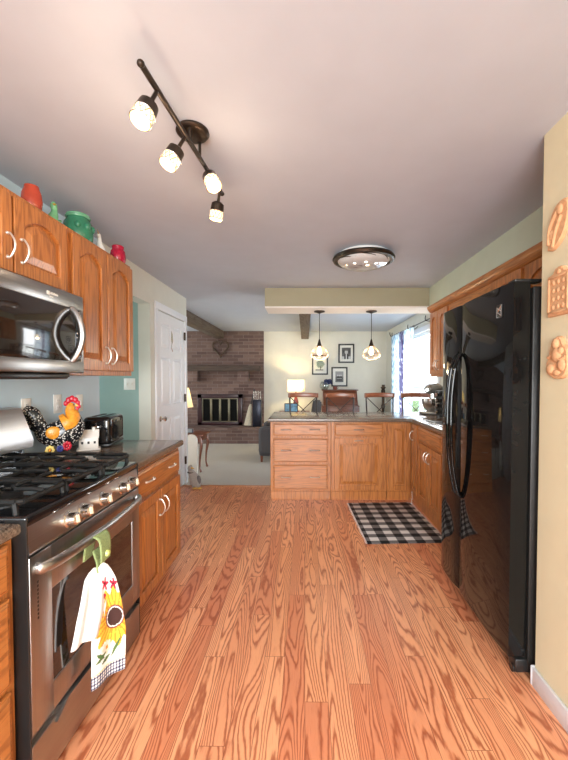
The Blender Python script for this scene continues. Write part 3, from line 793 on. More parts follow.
def rooster():
    bx, by, bz = -1.415, 2.06, .914
    t = thing('rooster_figurine', (bx, by, bz), 'painted ceramic rooster figurine with orange neck and black speckled tail', 'figurine', rz=R(32))
    Wd = WORLD[t.name] @ Matrix.Diagonal((.86, .8, 1, 1))
    def tb(mb): mb.bm.transform(Wd); return mb      # model in own frame, x forward (to the right of the photo)
    speck, nt, pb = newmat('speckled_black_glaze')
    vo = nd(nt, 'TexVoronoi'); vo.inputs['Scale'].default_value = 90; nt.links.new(coord(nt), vo.inputs['Vector'])
    nt.links.new(ramp(nt, vo.outputs[0], [(.25, S(214, 208, 200)), (.42, S(26, 26, 30))]), pb.inputs['Base Color']); pb.inputs['Roughness'].default_value = .25
    orange = plain('amber_glaze', S(228, 150, 48), .3, var=.25, nscale=60, bmp=.2)
    red = plain('red_glaze', S(190, 22, 48), .3, var=.2)
    yellow = plain('yellow_glaze', S(240, 214, 120), .35, var=.1); blue = plain('blue_glaze', S(40, 50, 130), .3)
    brown = plain('brown_base_glaze', S(70, 62, 54), .4, var=.3); cream = plain('cream_glaze', S(226, 214, 190), .35)
    P = cr([(-.10, 0, .165, .034), (-.06, 0, .135, .060), (0, 0, .125, .078), (.055, 0, .135, .084), (.095, 0, .165, .070), (.095, 0, .215, .045), (.08, 0, .25, .028)], 5)
    m = MB(); m.tube([p[:3] for p in P], [p[3] for p in P], 18, flat=.75, up=(0, 1, 0)); tb(m).build('body', speck, t)
    P = cr([(.04, 0, .175, .070), (.08, 0, .198, .066), (.090, 0, .228, .050), (.078, 0, .262, .033), (.085, 0, .285, .026), (.092, 0, .300, .014)], 5)
    m = MB(); m.tube([p[:3] for p in P], [p[3] for p in P], 18, flat=.9); neck = tb(m).build('neck', orange, t)
    m = MB(); m.ball((-.015, -.052, .140), .036, (1.2, .35, 1.0)); tb(m).build('wing', orange, t)
    m = MB()
    for k, (dx, dz, w) in enumerate(((0, 0, .030), (.018, -.02, .026), (-.016, .010, .028), (.036, -.05, .022))):
        pts = cr([(-.06+dx, 0, .135+dz*.2), (-.10+dx*.5, .006*k-.01, .20+dz), (-.125, .006*k-.01, .235+dz), (-.16, .006*k-.01, .248+dz), (-.188, .006*k-.01, .222+dz), (-.196+dx, .006*k-.01, .18+dz)], 5)
        n = len(pts); m.tube(pts, [w*1.25*(.6+.5*math.sin(PI*min(1, i/n+.15))) for i in range(n)], 10, flat=.55, up=(0, 1, 0))
    tb(m).build('tail', speck, t)
    m = MB()
    for i, (dx, dz, r_) in enumerate(((-.028, .300, .014), (-.012, .318, .017), (.008, .326, .018), (.028, .318, .016), (.042, .302, .013), (.046, .280, .012))): m.ball((.082+dx, 0, dz), r_, (1, .5, 1.1), 2)
    m.ball((.118, 0, .268), .013, (.7, .6, 1.5), 2); tb(m).build('comb', red, t)
    m = MB(); m.tube([(.108, 0, .290), (.138, 0, .280)], [.009, .001], 8); tb(m).build('beak', yellow, t)
    m = MB(); m.ball((.098, -.024, .292), .004, sub=2); tb(m).build('eye', M['rubber'], t)
    m = MB(); m.lathe([(0, 0), (.072, 0), (.075, .008), (.060, .022), (.045, .05), (.035, .07), (0, .072)], (0, 0, 0), 20, Matrix.Diagonal((1.25, .8, 1, 1))); tb(m).build('base', brown, t)
    def flower(x, y, z, r_, mat, cm, nm='flower'):
        f = MB()
        for k in range(8):
            a = 2*PI*k/8; f.ball((x+math.cos(a)*r_*.62, y, z+math.sin(a)*r_*.62), r_*.34, (1, .5, 1), 1)
        o = tb(f).build(nm, mat, t)
        g = MB(); g.ball((x, y-.006, z), r_*.28, (1, .7, 1), 2); g.bm.transform(Wd); g.build('flower_centre', cm, o)
    flower(-.035, -.065, .045, .030, yellow, orange); flower(.02, -.068, .05, .022, blue, blue); flower(.058, -.062, .062, .030, red, red)
    m = MB(); m.box((-.01, -.085, .0), (.085, -.03, .014), .006); tb(m).build('flower_ledge', cream, t)
rooster()

def cottage():
    t = thing('ceramic_cottage', (-1.345, 2.25, .914), 'small white ceramic cottage between the rooster and toaster', 'figurine', rz=R(28))
    Wd = WORLD[t.name] @ Matrix.Diagonal((.95, .95, 1.22, 1)); wm = plain('white_glaze', S(238, 234, 228), .3, var=.03)
    m = MB(); m.box((-.068, -.045, 0), (.068, .045, .010), .004); m.bm.transform(Wd); m.build('base', wm, t)
    m = MB(); m.box((-.055, -.034, .010), (.055, .034, .062), .003)
    m.prism([(-.034, .062), (.034, .062), (0, .098)], -.055, .055, M_=Matrix(((0, 0, 1, 0), (1, 0, 0, 0), (0, 1, 0, 0), (0, 0, 0, 1)))); m.bm.transform(Wd); m.build('walls', wm, t, recalc=True)
    m = MB()
    for s in (-1, 1):
        q = Matrix.Translation((0, s*.020, .082)) @ Matrix.Rotation(-s*R(43), 4, 'X')
        m.box((-.060, -.029, -.003), (.060, .029, .003), .002, 1, q)
    m.box((.02, -.012, .085), (.038, .006, .115), .002); m.bm.transform(Wd); m.build('roof', wm, t)
    m = MB()
    for x in (-.035, 0, .035): m.box((x-.006, -.0352, .034), (x+.006, -.034, .046))
    m.box((-.056, -.006, .030), (-.0548, .006, .05)); m.bm.transform(Wd); m.build('window', M['rubber'], t)
cottage()

def toaster():
    t = thing('toaster', (-1.36, 2.455, .914), 'shiny black two-slice toaster at the far end of the counter', 'toaster', rz=R(10))
    Wd = WORLD[t.name]
    m = MB(); m.box((-.085, -.14, .012), (.085, .14, .195), .028, 5); m.bm.transform(Wd); m.build('toaster_body', M['black'], t)
    m = MB(); m.box((-.080, -.142, .004), (.080, .142, .02), .004); m.bm.transform(Wd); m.build('toaster_base', M['bplastic'], t)
    m = MB()
    for x in (-.03, .03): m.box((x-.013, -.10, .1935), (x+.013, .10, .1965), .001, 1)
    m.bm.transform(Wd); m.build('bread_slot', M['iron'], t)
    m = MB(); m.box((-.004, -.1425, .06), (.004, -.139, .16)); m.box((-.022, -.162, .125), (.022, -.14, .140), .004); m.bm.transform(Wd); m.build('lever', M['chrome'], t)
    m = MB(); m.cyl((0, -.139, .045), (0, -.155, .045), .014); m.bm.transform(Wd); m.build('browning_dial', M['chrome'], t)
    m = MB()
    m.box((.084, -.09, .05), (.0862, .09, .155), .001, 1); m.bm.transform(Wd); m.build('side_panel', M['fridge'], t)
toaster()

# ------------------------------------------------------------------ pottery on top of the left wall cabinets
ZT = 2.137
def pot(name, x, y, prof, mat, label, cat, parts=None):
    if not parts:
        m = MB(); m.lathe(prof, (x, y, ZT), 28); return m.build(name, mat, label=label, category=cat)
def colour_glaze(n, c, r_=.25): return plain(n, S(*c), r_, var=.12, nscale=25)
m = MB(); m.lathe([(0, 0), (.030, 0), (.038, .018), (.043, .055), (.040, .09), (.032, .112), (.029, .127), (.025, .127), (.027, .11), (0, .105)], (-1.29, 1.735, ZT), 28)
m.build('clay_jar', colour_glaze('terracotta_red_glaze', (172, 66, 44)), label='round orange-red pottery jar on top of the cabinets, nearest the camera', category='jar')
t = thing('green_bird_figurine', (-1.30, 1.90, ZT), 'small pale green ceramic bird standing between the orange jar and green canister', 'figurine')
gm = colour_glaze('mint_glaze', (120, 190, 140))
m = MB(); P = cr([(-1.30, 1.88, ZT, .022), (-1.30, 1.885, ZT+.03, .027), (-1.30, 1.90, ZT+.065, .020), (-1.30, 1.905, ZT+.09, .014), (-1.30, 1.90, ZT+.115, .016), (-1.30, 1.90, ZT+.132, .006)], 4)
m.tube([p[:3] for p in P], [p[3] for p in P], 14); m.build('body', gm, t)
m = MB(); m.tube([(-1.29, 1.888, ZT+.115), (-1.272, 1.880, ZT+.112)], [.006, .001], 8); m.build('beak', colour_glaze('beak_glaze', (220, 170, 60)), t)
m = MB(); m.tube([(-1.30, 1.90, ZT+.03), (-1.30, 1.94, ZT+.045), (-1.30, 1.955, ZT+.06)], [.016, .012, .004], 8); m.build('tail', gm, t)
t = thing('green_canister', (-1.31, 2.12, ZT), 'large green lidded ceramic canister on top of the cabinets', 'canister')
gg = colour_glaze('green_glaze', (52, 122, 92))
m = MB(); m.lathe([(0, 0), (.064, 0), (.075, .02), (.078, .065), (.071, .113), (.060, .130), (.056, .150), (0, .150)], (-1.31, 2.12, ZT), 32)
for k in range(3): m.ball((-1.31+  .070*math.cos(R(-60+40*k)), 2.12+.070*math.sin(R(-60+40*k)), ZT+.085), .018, (1, 1, 1.2), 2)
m.build('jar', gg, t)
m = MB(); m.lathe([(0, .140), (.062, .140), (.065, .148), (.059, .152), (.060, .160), (.052, .165), (0, .167)], (-1.31, 2.12, ZT), 32); m.build('lid', colour_glaze('pale_green_glaze', (96, 158, 124)), t)
t = thing('white_bird_figurine', (-1.28, 2.31, ZT), 'small white ceramic bird with raised beak right of the green canister', 'figurine')
wg = colour_glaze('white_bird_glaze', (236, 238, 236))
m = MB(); P = cr([(-1.28, 2.34, ZT+.012, .006), (-1.28, 2.32, ZT+.02, .022), (-1.28, 2.295, ZT+.03, .028), (-1.28, 2.285, ZT+.065, .016), (-1.28, 2.285, ZT+.095, .011), (-1.28, 2.275, ZT+.11, .012), (-1.28, 2.268, ZT+.12, .004)], 4)
m.tube([p[:3] for p in P], [p[3] for p in P], 14); m.ball((-1.28, 2.305, ZT+.012), .026, (1, 1.2, .5)); m.build('body', wg, t)
m = MB(); m.tube([(-1.278, 2.272, ZT+.112), (-1.272, 2.250, ZT+.135)], [.006, .001], 8); m.build('beak', colour_glaze('bird_beak_glaze', (170, 150, 120)), t)
m = MB(); m.lathe([(0, 0), (.038, 0), (.048, .015), (.050, .05), (.044, .082), (.036, .092), (.038, .112), (.033, .118), (.028, .112), (0, .10)], (-1.27, 2.49, ZT), 28)
m.build('crimson_jar', colour_glaze('crimson_glaze', (170, 24, 56)), label='crimson pottery jar at the far end of the cabinet tops', category='jar')

# ------------------------------------------------------------------ towel on the oven handle
def towel():
    yc = 1.392; xh = -.802; zh = .73
    t = thing('hand_towel', (xh, yc, .18), 'white sunflower-print towel with green crocheted top hanging from the oven handle', 'towel')
    gm = plain('green_crochet', S(150, 168, 112), .9, var=.3, nscale=220, bmp=.8)
    # crochet strap loops over the handle
    m = MB(); pts = cr([(-.845, yc, .66), (-.838, yc, .70), (-.828, yc, .745), (-.803, yc, .762), (-.776, yc, .745), (-.770, yc, .70), (-.772, yc, .655)], 5)
    def strap(u, v):
        i = u*(len(pts)-1); a = pts[int(i)]; b_ = pts[min(int(i)+1, len(pts)-1)]; f = i-int(i)
        p = [a[k]+(b_[k]-a[k])*f for k in range(3)]; w_ = .030+.008*math.sin(u*3)
        return (p[0], yc+(v-.5)*2*w_, p[2])
    m.grid(strap, 30, 8)
    def neck(u, v): w_ = .030-.014*u if u < .6 else .0216+.02*(u-.6); return (-.806+.016*u, yc+.004+(v-.5)*2*w_, .70-.085*u)
    m.grid(neck, 14, 6)
    top = m.build('crochet_top', gm, t); sm = top.modifiers.new('thick', 'SOLIDIFY'); sm.thickness = .005
    m = MB(); m.cyl((-.768, yc, .682), (-.760, yc, .682), .013, .011, 16); m.cyl((-.760, yc, .682), (-.758, yc, .682), .006, .005, 12); m.build('button', plain('pale_green_button', S(206, 220, 130), .3), top)
    # printed front sheet
    NU, NV = 60, 130
    ph = R(32)
    def sheet(x0, y_c, wtop, wbot, ztop, zbot, fold, amp, sway=0.0, dip=.03):
        def fn(u, v):
            s = v; w_ = wtop+(wbot-wtop)*min(1, s*1.6)**.6
            a = (u-.5)*w_; nrm = amp*math.sin(u*PI*fold+.6)*min(1, s*2)
            return (x0+a*math.sin(ph)+nrm*math.cos(ph)+.010*math.sin(s*PI), y_c+a*math.cos(ph)-nrm*math.sin(ph)+sway*s, ztop-(ztop-zbot)*s-dip*(2*u-1)**2*max(0, 1-s*6))
        return fn
    m = MB(); m.grid(sheet(-.785, yc-.002, .045, .135, .645, .165, 2.2, .009, .025), NU, NV)
    f = m.build('printed_towel', col_mat('sunflower_print', .9, .3), t)
    me = f.data; at = me.color_attributes.new('print', 'FLOAT_COLOR', 'POINT')
    W, Y_, O, Bk, Rd, G, Br = S(240, 236, 228), S(236, 190, 60), S(212, 140, 40), S(60, 34, 30), S(190, 24, 60), S(80, 110, 60), S(120, 60, 50)
    def design(u, v):
        x = (u-.5)*.15; z = -v*.43*.97
        c = W
        d1 = math.hypot(x-.035, z+.205); a1 = math.atan2(z+.205, x-.035)
        pet = .100+.014*math.cos(a1*13)
        if d1 < pet: c = Y_ if math.cos(a1*26) > -.5 else O
        if d1 < .058 and math.cos(a1*17+1) > .2: c = O
        if d1 < .043: c = Br
        if d1 < .037: c = W
        if d1 < .033: c = Bk
        for fx, fz, r_ in ((-.03, -.115, .032), (.0, -.075, .026), (.052, -.085, .024), (-.045, -.15, .022)):
            d = math.hypot(x-fx, z-fz); a = math.atan2(z-fz, x-fx)
            if d < r_*(.7+.3*math.cos(a*5)): c = Rd
            if d < r_*.2: c = Bk
        d = math.hypot(x+.005, z+.300); a = math.atan2(z+.300, x+.005)
        if d < .026*(.6+.4*abs(math.cos(a*4))): c = S(226, 216, 196)
        if d < .007: c = O
        for (ax, az, bx_, bz_) in ((-.06, -.33, -.01, -.315), (-.055, -.30, -.02, -.33), (.02, -.345, .055, -.29), (-.03, -.345, .01, -.335)):
            tt = max(0, min(1, ((x-ax)*(bx_-ax)+(z-az)*(bz_-az))/((bx_-ax)**2+(bz_-az)**2)))
            if math.hypot(x-ax-tt*(bx_-ax), z-az-tt*(bz_-az)) < .007*math.sin(PI*(.1+.8*tt)): c = G
        if z < -.365:
            c = S(226, 214, 170) if z > -.371 else W
            if z < -.372:
                k = (int((x+1)/.0058) % 2)+(int((z+1)/.0058) % 2); c = (W, S(120, 120, 140), S(28, 28, 50))[k]
        return c
    for i in range(NU+1):
        for j in range(NV+1):
            at.data[i*(NV+1)+j].color = (*design(i/NU, j/NV), 1)
    sm = f.modifiers.new('thick', 'SOLIDIFY'); sm.thickness = .003
    m = MB(); m.grid(sheet(-.812, yc-.012, .05, .115, .63, .38, 3.4, .009, -.055), 40, 30)
    f = m.build('towel_back_fold', plain('white_terry', S(236, 234, 232), .95, var=.04, nscale=200, bmp=.4), t); sm = f.modifiers.new('thick', 'SOLIDIFY'); sm.thickness = .004
towel()

# ------------------------------------------------------------------ ceiling lights
def track_light():
    t = thing('track_light', (-.468, 1.54, CE), 'bronze ceiling track light with four angled glowing glass heads', 'ceiling light')
    m = MB(); m.lathe([(0, 0), (.066, 0), (.068, -.008), (.062, -.016), (.056, -.019), (.02, -.024), (0, -.024)], (-.468, 1.545, CE), 36); m.build('canopy', M['bronze'], t, recalc=True)
    A = Vector((-.499, 1.13, 2.315)); B = Vector((-.430, 1.914, 2.315))
    m = MB(); m.tube([A, B], .0095, 12); m.ball(A, .012, sub=2); m.ball(B, .012, sub=2)
    m.cyl((-.466, 1.50, 2.318), (-.466, 1.50, CE-.02), .008); m.cyl((-.452, 1.59, 2.318), (-.452, 1.59, CE-.02), .006); m.build('track_bar', M['bronze'], t)
    glass = emis('glowing_pierced_glass', S(255, 222, 170), 2.0)
    lat, nt, pb = newmat('pierced_metal_sleeve')
    for (m0, c0) in (((-.490, 1.232), (-.519, 1.194, 2.21)), ((-.470, 1.459), (-.517, 1.432, 2.21)), ((-.452, 1.663), (-.403, 1.602, 2.21)), ((-.434, 1.880), (-.454, 1.896, 2.21))):
        p = Vector((m0[0], m0[1], 2.313)); c = Vector(c0); ax = (c-p).normalized()
        top = c-ax*.045
        h = MB(); h.tube([p, p+(top-p)*.5, top], [.007, .007, .008], 8)
        q = Matrix.Translation(c) @ ax.to_track_quat('Z', 'Y').to_matrix().to_4x4()
        h.lathe([(0, -.052), (.018, -.052), (.031, -.042), (.034, -.008), (.031, -.008), (.0, -.010)], (0, 0, 0), 24, q)
        head = h.build('lamp_head', M['bronze'], t)
        h = MB(); h.lathe([(.028, -.020), (.031, -.008), (.032, .030), (.029, .036), (0, .038)], (0, 0, 0), 24, q); h.build('glass_shade', glass, head)
        h = MB()   # criss-cross fretwork round the glass
        for k in range(12):
            for s in (-1, 1):
                pts = []
                for j in range(5):
                    a = 2*PI*k/12+s*j*.13; pts.append(q @ Vector((.0335*math.cos(a), .0335*math.sin(a), -.006+j*.0085)))
                h.tube(pts, .0017, 4)
        for z in (-.006, .030):
            h.tube([q @ Vector((.0335*math.cos(2*PI*k/24), .0335*math.sin(2*PI*k/24), z)) for k in range(24)], .002, 6, closed=True)
        h.build('fretwork', M['chrome'], head)
        l = bulb('track_bulb_light', c+ax*.062, 1.8, (1.0, .74, .50), .03)
track_light()
def flush_light():
    x, y = .485, 3.06
    t = thing('flush_ceiling_light', (x, y, CE), 'round flush ceiling light with dark swirled rim and glass bowl', 'ceiling light')
    m = MB(); m.lathe([(0, 0), (.20, 0), (.205, -.01), (.20, -.03), (.0, -.03)], (x, y, CE), 48); m.build('ceiling_pan', M['whitep'], t, recalc=True)
    m = MB(); m.lathe([(.195, -.028), (.248, -.030), (.257, -.045), (.248, -.062), (.222, -.066), (.205, -.060), (.195, -.03)], (x, y, CE), 56, cap=False); m.build('rim', M['bronze'], t, recalc=True)
    fg = plain('frosted_bowl_glass', S(205, 205, 205), .12, var=.05, nscale=12, coat=.6)
    m = MB(); prof = [(.215, -.060), (.205, -.075), (.175, -.095), (.125, -.108), (.06, -.114), (0, -.115)]; m.lathe(prof, (x, y, CE), 48, cap=False); m.build('glass_bowl', fg, t, recalc=True)
    m = MB()
    for k in range(7):
        pts = []
        for j in range(16):
            s = j/15; rr = .222-.175*s*(.75+.25*math.sin(k)); a = k*2*PI/7+s*2.6
            zz = -.062-.052*(1-(rr/.222)**2)-.002
            pts.append((x+rr*math.cos(a), y+rr*math.sin(a), CE+zz))
        m.tube(pts, .0035, 5)
    for rr in (.20, .165): m.tube([(x+rr*math.cos(2*PI*k/40), y+rr*math.sin(2*PI*k/40), CE-.064-.052*(1-(rr/.222)**2)) for k in range(40)], .004, 5, closed=True)
    m.build('swirl_wire', M['bronze'], t)
    g = emis('bowl_glow_spot', S(255, 240, 220), 3)  # three small glowing balls set in the near side of the bowl
    for k in range(3):
        a = R(-90+(-42, 0, 42)[k]); bb = MB(); bb.ball((x+.125*math.cos(a), y+.125*math.sin(a), CE-.100), .016, (1, 1, .8), 2); bb.build('bulb', g, t)
flush_light()
def pendant(x, label):
    y = 4.42; zc = 2.165
    t = thing('pendant_light', (x, y, zc), label, 'pendant light', 'cage pendants over the peninsula')
    m = MB(); m.lathe([(0, 0), (.066, 0), (.064, -.012), (.03, -.022), (.008, -.03), (0, -.03)], (x, y, zc), 28); m.build('canopy', M['bronze'], t, recalc=True)
    m = MB(); m.cyl((x, y, zc-.025), (x, y, 1.80), .004); m.build('cord', M['rubber'], t)
    m = MB(); m.lathe([(0, 0), (.006, 0), (.012, -.02), (.020, -.05), (.032, -.085), (.032, -.092), (0, -.09)], (x, y, 1.83), 20); m.build('socket_cone', M['bronze'], t, recalc=True)
    m = MB(); z0 = 1.745
    prof = [(.032, 0), (.062, -.035), (.102, -.075), (.108, -.10), (.090, -.135), (.05, -.158), (.02, -.165)]
    for k in range(10):
        a = 2*PI*k/10
        for s in (-1, 1):
            pts = [(x+r_*math.cos(a+s*i*PI/10), y+r_*math.sin(a+s*i*PI/10), z0+z) for i, (r_, z) in enumerate(prof)]
            m.tube(pts, .0014, 4)
    for r_, z in (prof[0], prof[3], prof[-1]): m.tube([(x+r_*math.cos(2*PI*k/24), y+r_*math.sin(2*PI*k/24), z0+z) for k in range(24)], .0016, 4, closed=True)
    m.build('wire_cage', plain('copper_wire', (.75, .55, .38), .3, 1), t)
    m = MB(); m.lathe([(0, 0), (.013, 0), (.016, -.02), (.028, -.055), (.030, -.075), (.022, -.098), (0, -.108)], (x, y, 1.742), 20); m.build('bulb', emis('pendant_bulb_glow', S(255, 224, 170), 7), t, recalc=True)
    bulb('pendant_bulb_light', (x, y-.0, 1.60), 5, (1, .72, .42), .03)
pendant(.174, 'bronze wire-cage pendant light hanging left over the peninsula')
pendant(.800, 'bronze wire-cage pendant light hanging right over the peninsula')

# ------------------------------------------------------------------ rug
m = MB(); m.box((-.335, -.485, 0), (.335, .485, .008), .003)
rg = m.build('check_rug', M['rug'], label='black and white buffalo-check woven rug in front of the sink', category='rug')
rg.location = (.825, 3.455, .001); rg.rotation_euler = (0, 0, R(2.6))
m = MB()
for sx in (-1, 1):
    for k in range(46):
        y = -.475+k*.0211; m.tube([(sx*.333, y, .005), (sx*(.351+random.uniform(-.004, .004)), y+random.uniform(-.004, .004), .003)], .0022, 4)
f = MB.build(m, 'fringe', plain('white_fringe', S(220, 214, 206), .9)); f.location = (0, 0, 0); f.parent = rg
for v in f.data.vertices: v.co += Vector((0, 0, .0008))

# ------------------------------------------------------------------ bar stools
def stool():
    t = thing('bar_stool', (0, 0, 0), 'x', 'stool', 'X-back stools along the peninsula', world=False)
    metal = plain('dark_brown_metal', (.045, .032, .028), .4, .3, var=.2)
    m = MB(); m.box((-.20, -.20, .63), (.20, .185, .665), .018, 3); m.build('seat', railwood, t)
    for s in (-1, 1):
        m = MB(); pts = cr([(s*.20, -.22, .0), (s*.195, -.185, .35), (s*.19, -.175, .66), (s*.198, -.195, .90), (s*.205, -.225, 1.12)], 5); m.tube(pts, .0115, 8); m.build('back_post', metal, t)
        m = MB(); m.tube([(s*.19, .18, 0), (s*.175, .155, .635)], .0115, 8); m.build('leg', metal, t)
    m = MB()
    for s in (-1, 1): m.tube(cr([(s*.19, -.18, .74), (0, -.225, .915), (-s*.198, -.212, 1.09)], 6), .0065, 6)
    m.build('cross_brace', metal, t)
    m = MB(); m.tube([(-.197, -.20, .30), (.197, -.20, .30)], .008, 6); m.tube([(-.185, .17, .25), (.185, .17, .25)], .009, 6)
    for s in (-1, 1): m.tube([(s*.197, -.20, .34), (s*.182, .17, .34)], .008, 6)
    m.build('footrest', metal, t)
    m = MB()
    def rail(u, v):
        return ((u-.5)*.46, -.222-.035*(1-(2*u-1)**2), 1.085+v*.06+.006*math.sin(u*PI))
    m.grid(rail, 16, 4); o = m.build('top_rail', railwood, t); sm = o.modifiers.new('t', 'SOLIDIFY'); sm.thickness = .022
    return t
st0 = stool()
lab = ('X-back bar stool farthest left along the peninsula, in front of the lit lamp shade', 'X-back bar stool in front of the brown slant-front desk', 'X-back bar stool third from the left, left of the window curtain', 'X-back bar stool in front of the blue curtain, beside the mixer')
for i, px in enumerate((303.8, 339.5, 379.8, 415.0)):
    o = st0 if i == 0 else copy_tree(st0)
    yy = 4.86; o.scale = (.92, 1, 1); o['label'] = lab[i]
    o.location = ((px-305)/365*(yy+.22), yy, .004); o.rotation_euler = (0, 0, PI + R((2, -2, 1, -3)[i]))
# ------------------------------------------------------------------ dining end: pictures, desk, lamp, armchair
def picture(px0, py0, px1, py1, label, design, n):
    Y = YF-.002; k = Y/365
    x0, x1 = (px0-305)*k, (px1-305)*k; z1, z0 = 1.36+(378-py0)*k, 1.36+(378-py1)*k
    t = thing('framed_picture', ((x0+x1)/2, Y, z0), label, 'picture')
    f = F_back(x0, z0, Y); W, H = x1-x0, z1-z0; q = .032
    m = MB(f)
    for a, c_ in (((0, 0, 0), (q, H, .022)), ((W-q, 0, 0), (W, H, .022)), ((0, 0, 0), (W, q, .0219)), ((0, H-q, 0), (W, H, .0219))): m.box(a, c_, .003)
    m.build('frame', M['bplastic'], t)
    m = MB(f); m.box((q*.5, q*.5, 0), (W-q*.5, H-q*.5, .008)); m.build('mat_board', plain('mat_board_white', S(232, 230, 222), .8, var=.02), t)
    m = MB(); iw, ih = W*.5, H*.55
    if n == 0: iw, ih = W*.68, H*.72
    if n == 1: iw, ih = W*.56, H*.60
    def g(u, v): return tuple(f.M @ Vector((W/2+(u-.5)*iw, H/2+(v-.5)*ih, .0095)))
    m.grid(g, 48, 60); o = m.build('print', col_mat('picture_print', .5), t)
    at = o.data.color_attributes.new('print', 'FLOAT_COLOR', 'POINT')
    for i in range(49):
        for j in range(61): at.data[i*61+j].color = (*design(i/48, j/60), 1)
def d_tree(u, v):
    c = S(222, 220, 208)
    dx = u-.55; dz = v-.55
    if (dx/.36)**2+(dz/.27)**2+.25*math.sin(u*40)*math.sin(v*37) < 1: c = S(96, 116, 100) if math.sin(u*60+v*20)*math.sin(v*50) > -.3 else S(190, 200, 186)
    if abs(dx) < .04 and .12 < v < .4: c = S(70, 66, 56)
    if .10 < v < .17 and .1 < u < .8: c = S(60, 60, 56)
    if .90 < v < .95 and .12 < u < .85 and math.sin(u*70) > -.2: c = S(60, 58, 56)
    return c
def d_portrait(u, v):
    g = .08+.05*math.sin(u*9)*math.sin(v*7); c = (g, g, g)
    if ((u-.5)/.17)**2+((v-.62)/.2)**2 < 1: c = (.5, .5, .5) if v < .72 else (.12, .12, .12)
    if v < .42 and abs(u-.5) < .40-.5*abs(v-.1): c = (.03, .03, .03)
    if v < .42 and abs(u-.5) < .06: c = (.7, .7, .7)
    if v < .25 and abs(abs(u-.5)-.36) < .12: c = (.55, .55, .55)
    return c
def d_group(u, v):
    c = (.30, .30, .30) if v > .5 else (.12, .12, .12)
    if .12 < v < .6 and .15 < u < .85: c = (.03, .03, .03)
    for cx in (.3, .5, .7):
        if (u-cx)**2+(v-.62)**2 < .006: c = (.6, .6, .6)
    if .30 < v < .36 and .2 < u < .8: c = (.4, .4, .4)
    return c
picture(311.9, 354.8, 328, 374.8, 'black framed print of a green tree, left of the three wall pictures', d_tree, 0)
picture(338.2, 344, 354.1, 363, 'black framed dark portrait photo, highest of the wall pictures', d_portrait, 1)
picture(331.3, 367, 347.4, 386.5, 'black framed photo with wide white mat, lowest of the wall pictures', d_group, 2)

def desk():
    x0, x1, y0, y1 = .36, 1.14, 7.62, 8.06
    t = thing('slant_front_desk', (.75, 7.84, .004), 'brown wooden slant-front desk against the far dining wall', 'desk')
    m = MB(); m.box((x0, y0, .30), (x1, y1, .78), .006); m.box((x0+.03, y0+.20, .78), (x1-.03, y1, 1.09), .006)
    for a in (x0+.03, x1-.055): m.prism([(y0+.01, .78), (y0+.21, .78), (y0+.21, 1.09)], a, a+.025, M_=Matrix(((0, 0, 1, 0), (1, 0, 0, 0), (0, 1, 0, 0), (0, 0, 0, 1))))
    m.build('desk_body', dwoodX, t, recalc=True)
    m = MB(); m.box((x0+.0, y0+.17, 1.09), (x1-.0, y1, 1.112), .006); m.build('desk_top', dwoodX, t)
    m = MB(); q = Matrix.Translation(((x0+x1)/2, y0+.10, .935)) @ Matrix.Rotation(R(57), 4, 'X'); m.box((-.33, -.18, -.008), (.33, .18, .008), .004, 2, q); m.build('slant_lid', dwoodX, t)
    for z in (.33, .55):
        m = MB(F_back(x0+.03, z, y0)); m.box((0, 0, 0), (x1-x0-.06, .19, .016), .004); d = m.build('drawer', dwoodX, t)
        for u in (.16, .56):
            m = MB(F_back(x0+.03, z, y0)); m.ball((u, .095, .026), .014, sub=2); m.build('knob', M['bronze'], d)
    for x in (x0+.04, x1-.04):
        for y in (y0+.04, y1-.04):
            m = MB(); m.tube([(x, y, .004), (x, y, .31)], [.015, .026], 10); m.build('leg', dwoodZ, t)
desk()
# flower jar on the desk
t = thing('flower_jar', (.46, 7.90, 1.112), 'clear glass jar of dark blue flowers on the desk top', 'vase')
m = MB(); m.lathe([(.0, 0), (.07, 0), (.10, .05), (.105, .10), (.08, .16), (.06, .175)], (.42, 7.92, 1.112), 24, cap=False); m.build('glass', glass_mat('jar_glass', (.85, .90, .90), .25, .1), t, recalc=True)
m = MB()
for k in range(26):
    a = random.uniform(0, 6.3); r_ = random.uniform(0, .09); m.ball((.50+r_*math.cos(a), 7.91+r_*.5*math.sin(a), 1.27+random.uniform(-.045, .05)), random.uniform(.018, .03), sub=1)
m.build('blossoms', plain('navy_petals', S(34, 42, 84), .6, var=.4), t)
m = MB()
for k in range(7): m.tube([(.42, 7.92, 1.13), (.47+.01*k-.03, 7.91, 1.26)], .004, 5)
m.build('stems', plain('stem_green', S(60, 80, 50), .7), t)
t = thing('ceramic_mug', (.64, 7.86, 1.112), 'small reddish brown cup beside the flower jar', 'cup')
m = MB(); m.lathe([(0, 0), (.038, 0), (.042, .01), (.044, .07), (.040, .07), (.036, .01), (0, .008)], (.645, 7.86, 1.112), 18); m.build('cup_body', colour_glaze('brick_glaze', (120, 58, 44)), t, recalc=True)
m = MB(); m.tube(cr([(.687, 7.86, 1.17), (.71, 7.86, 1.16), (.71, 7.86, 1.14), (.687, 7.86, 1.125)], 4), .006, 6); m.build('handle', colour_glaze('brick_glaze_handle', (120, 58, 44)), t)
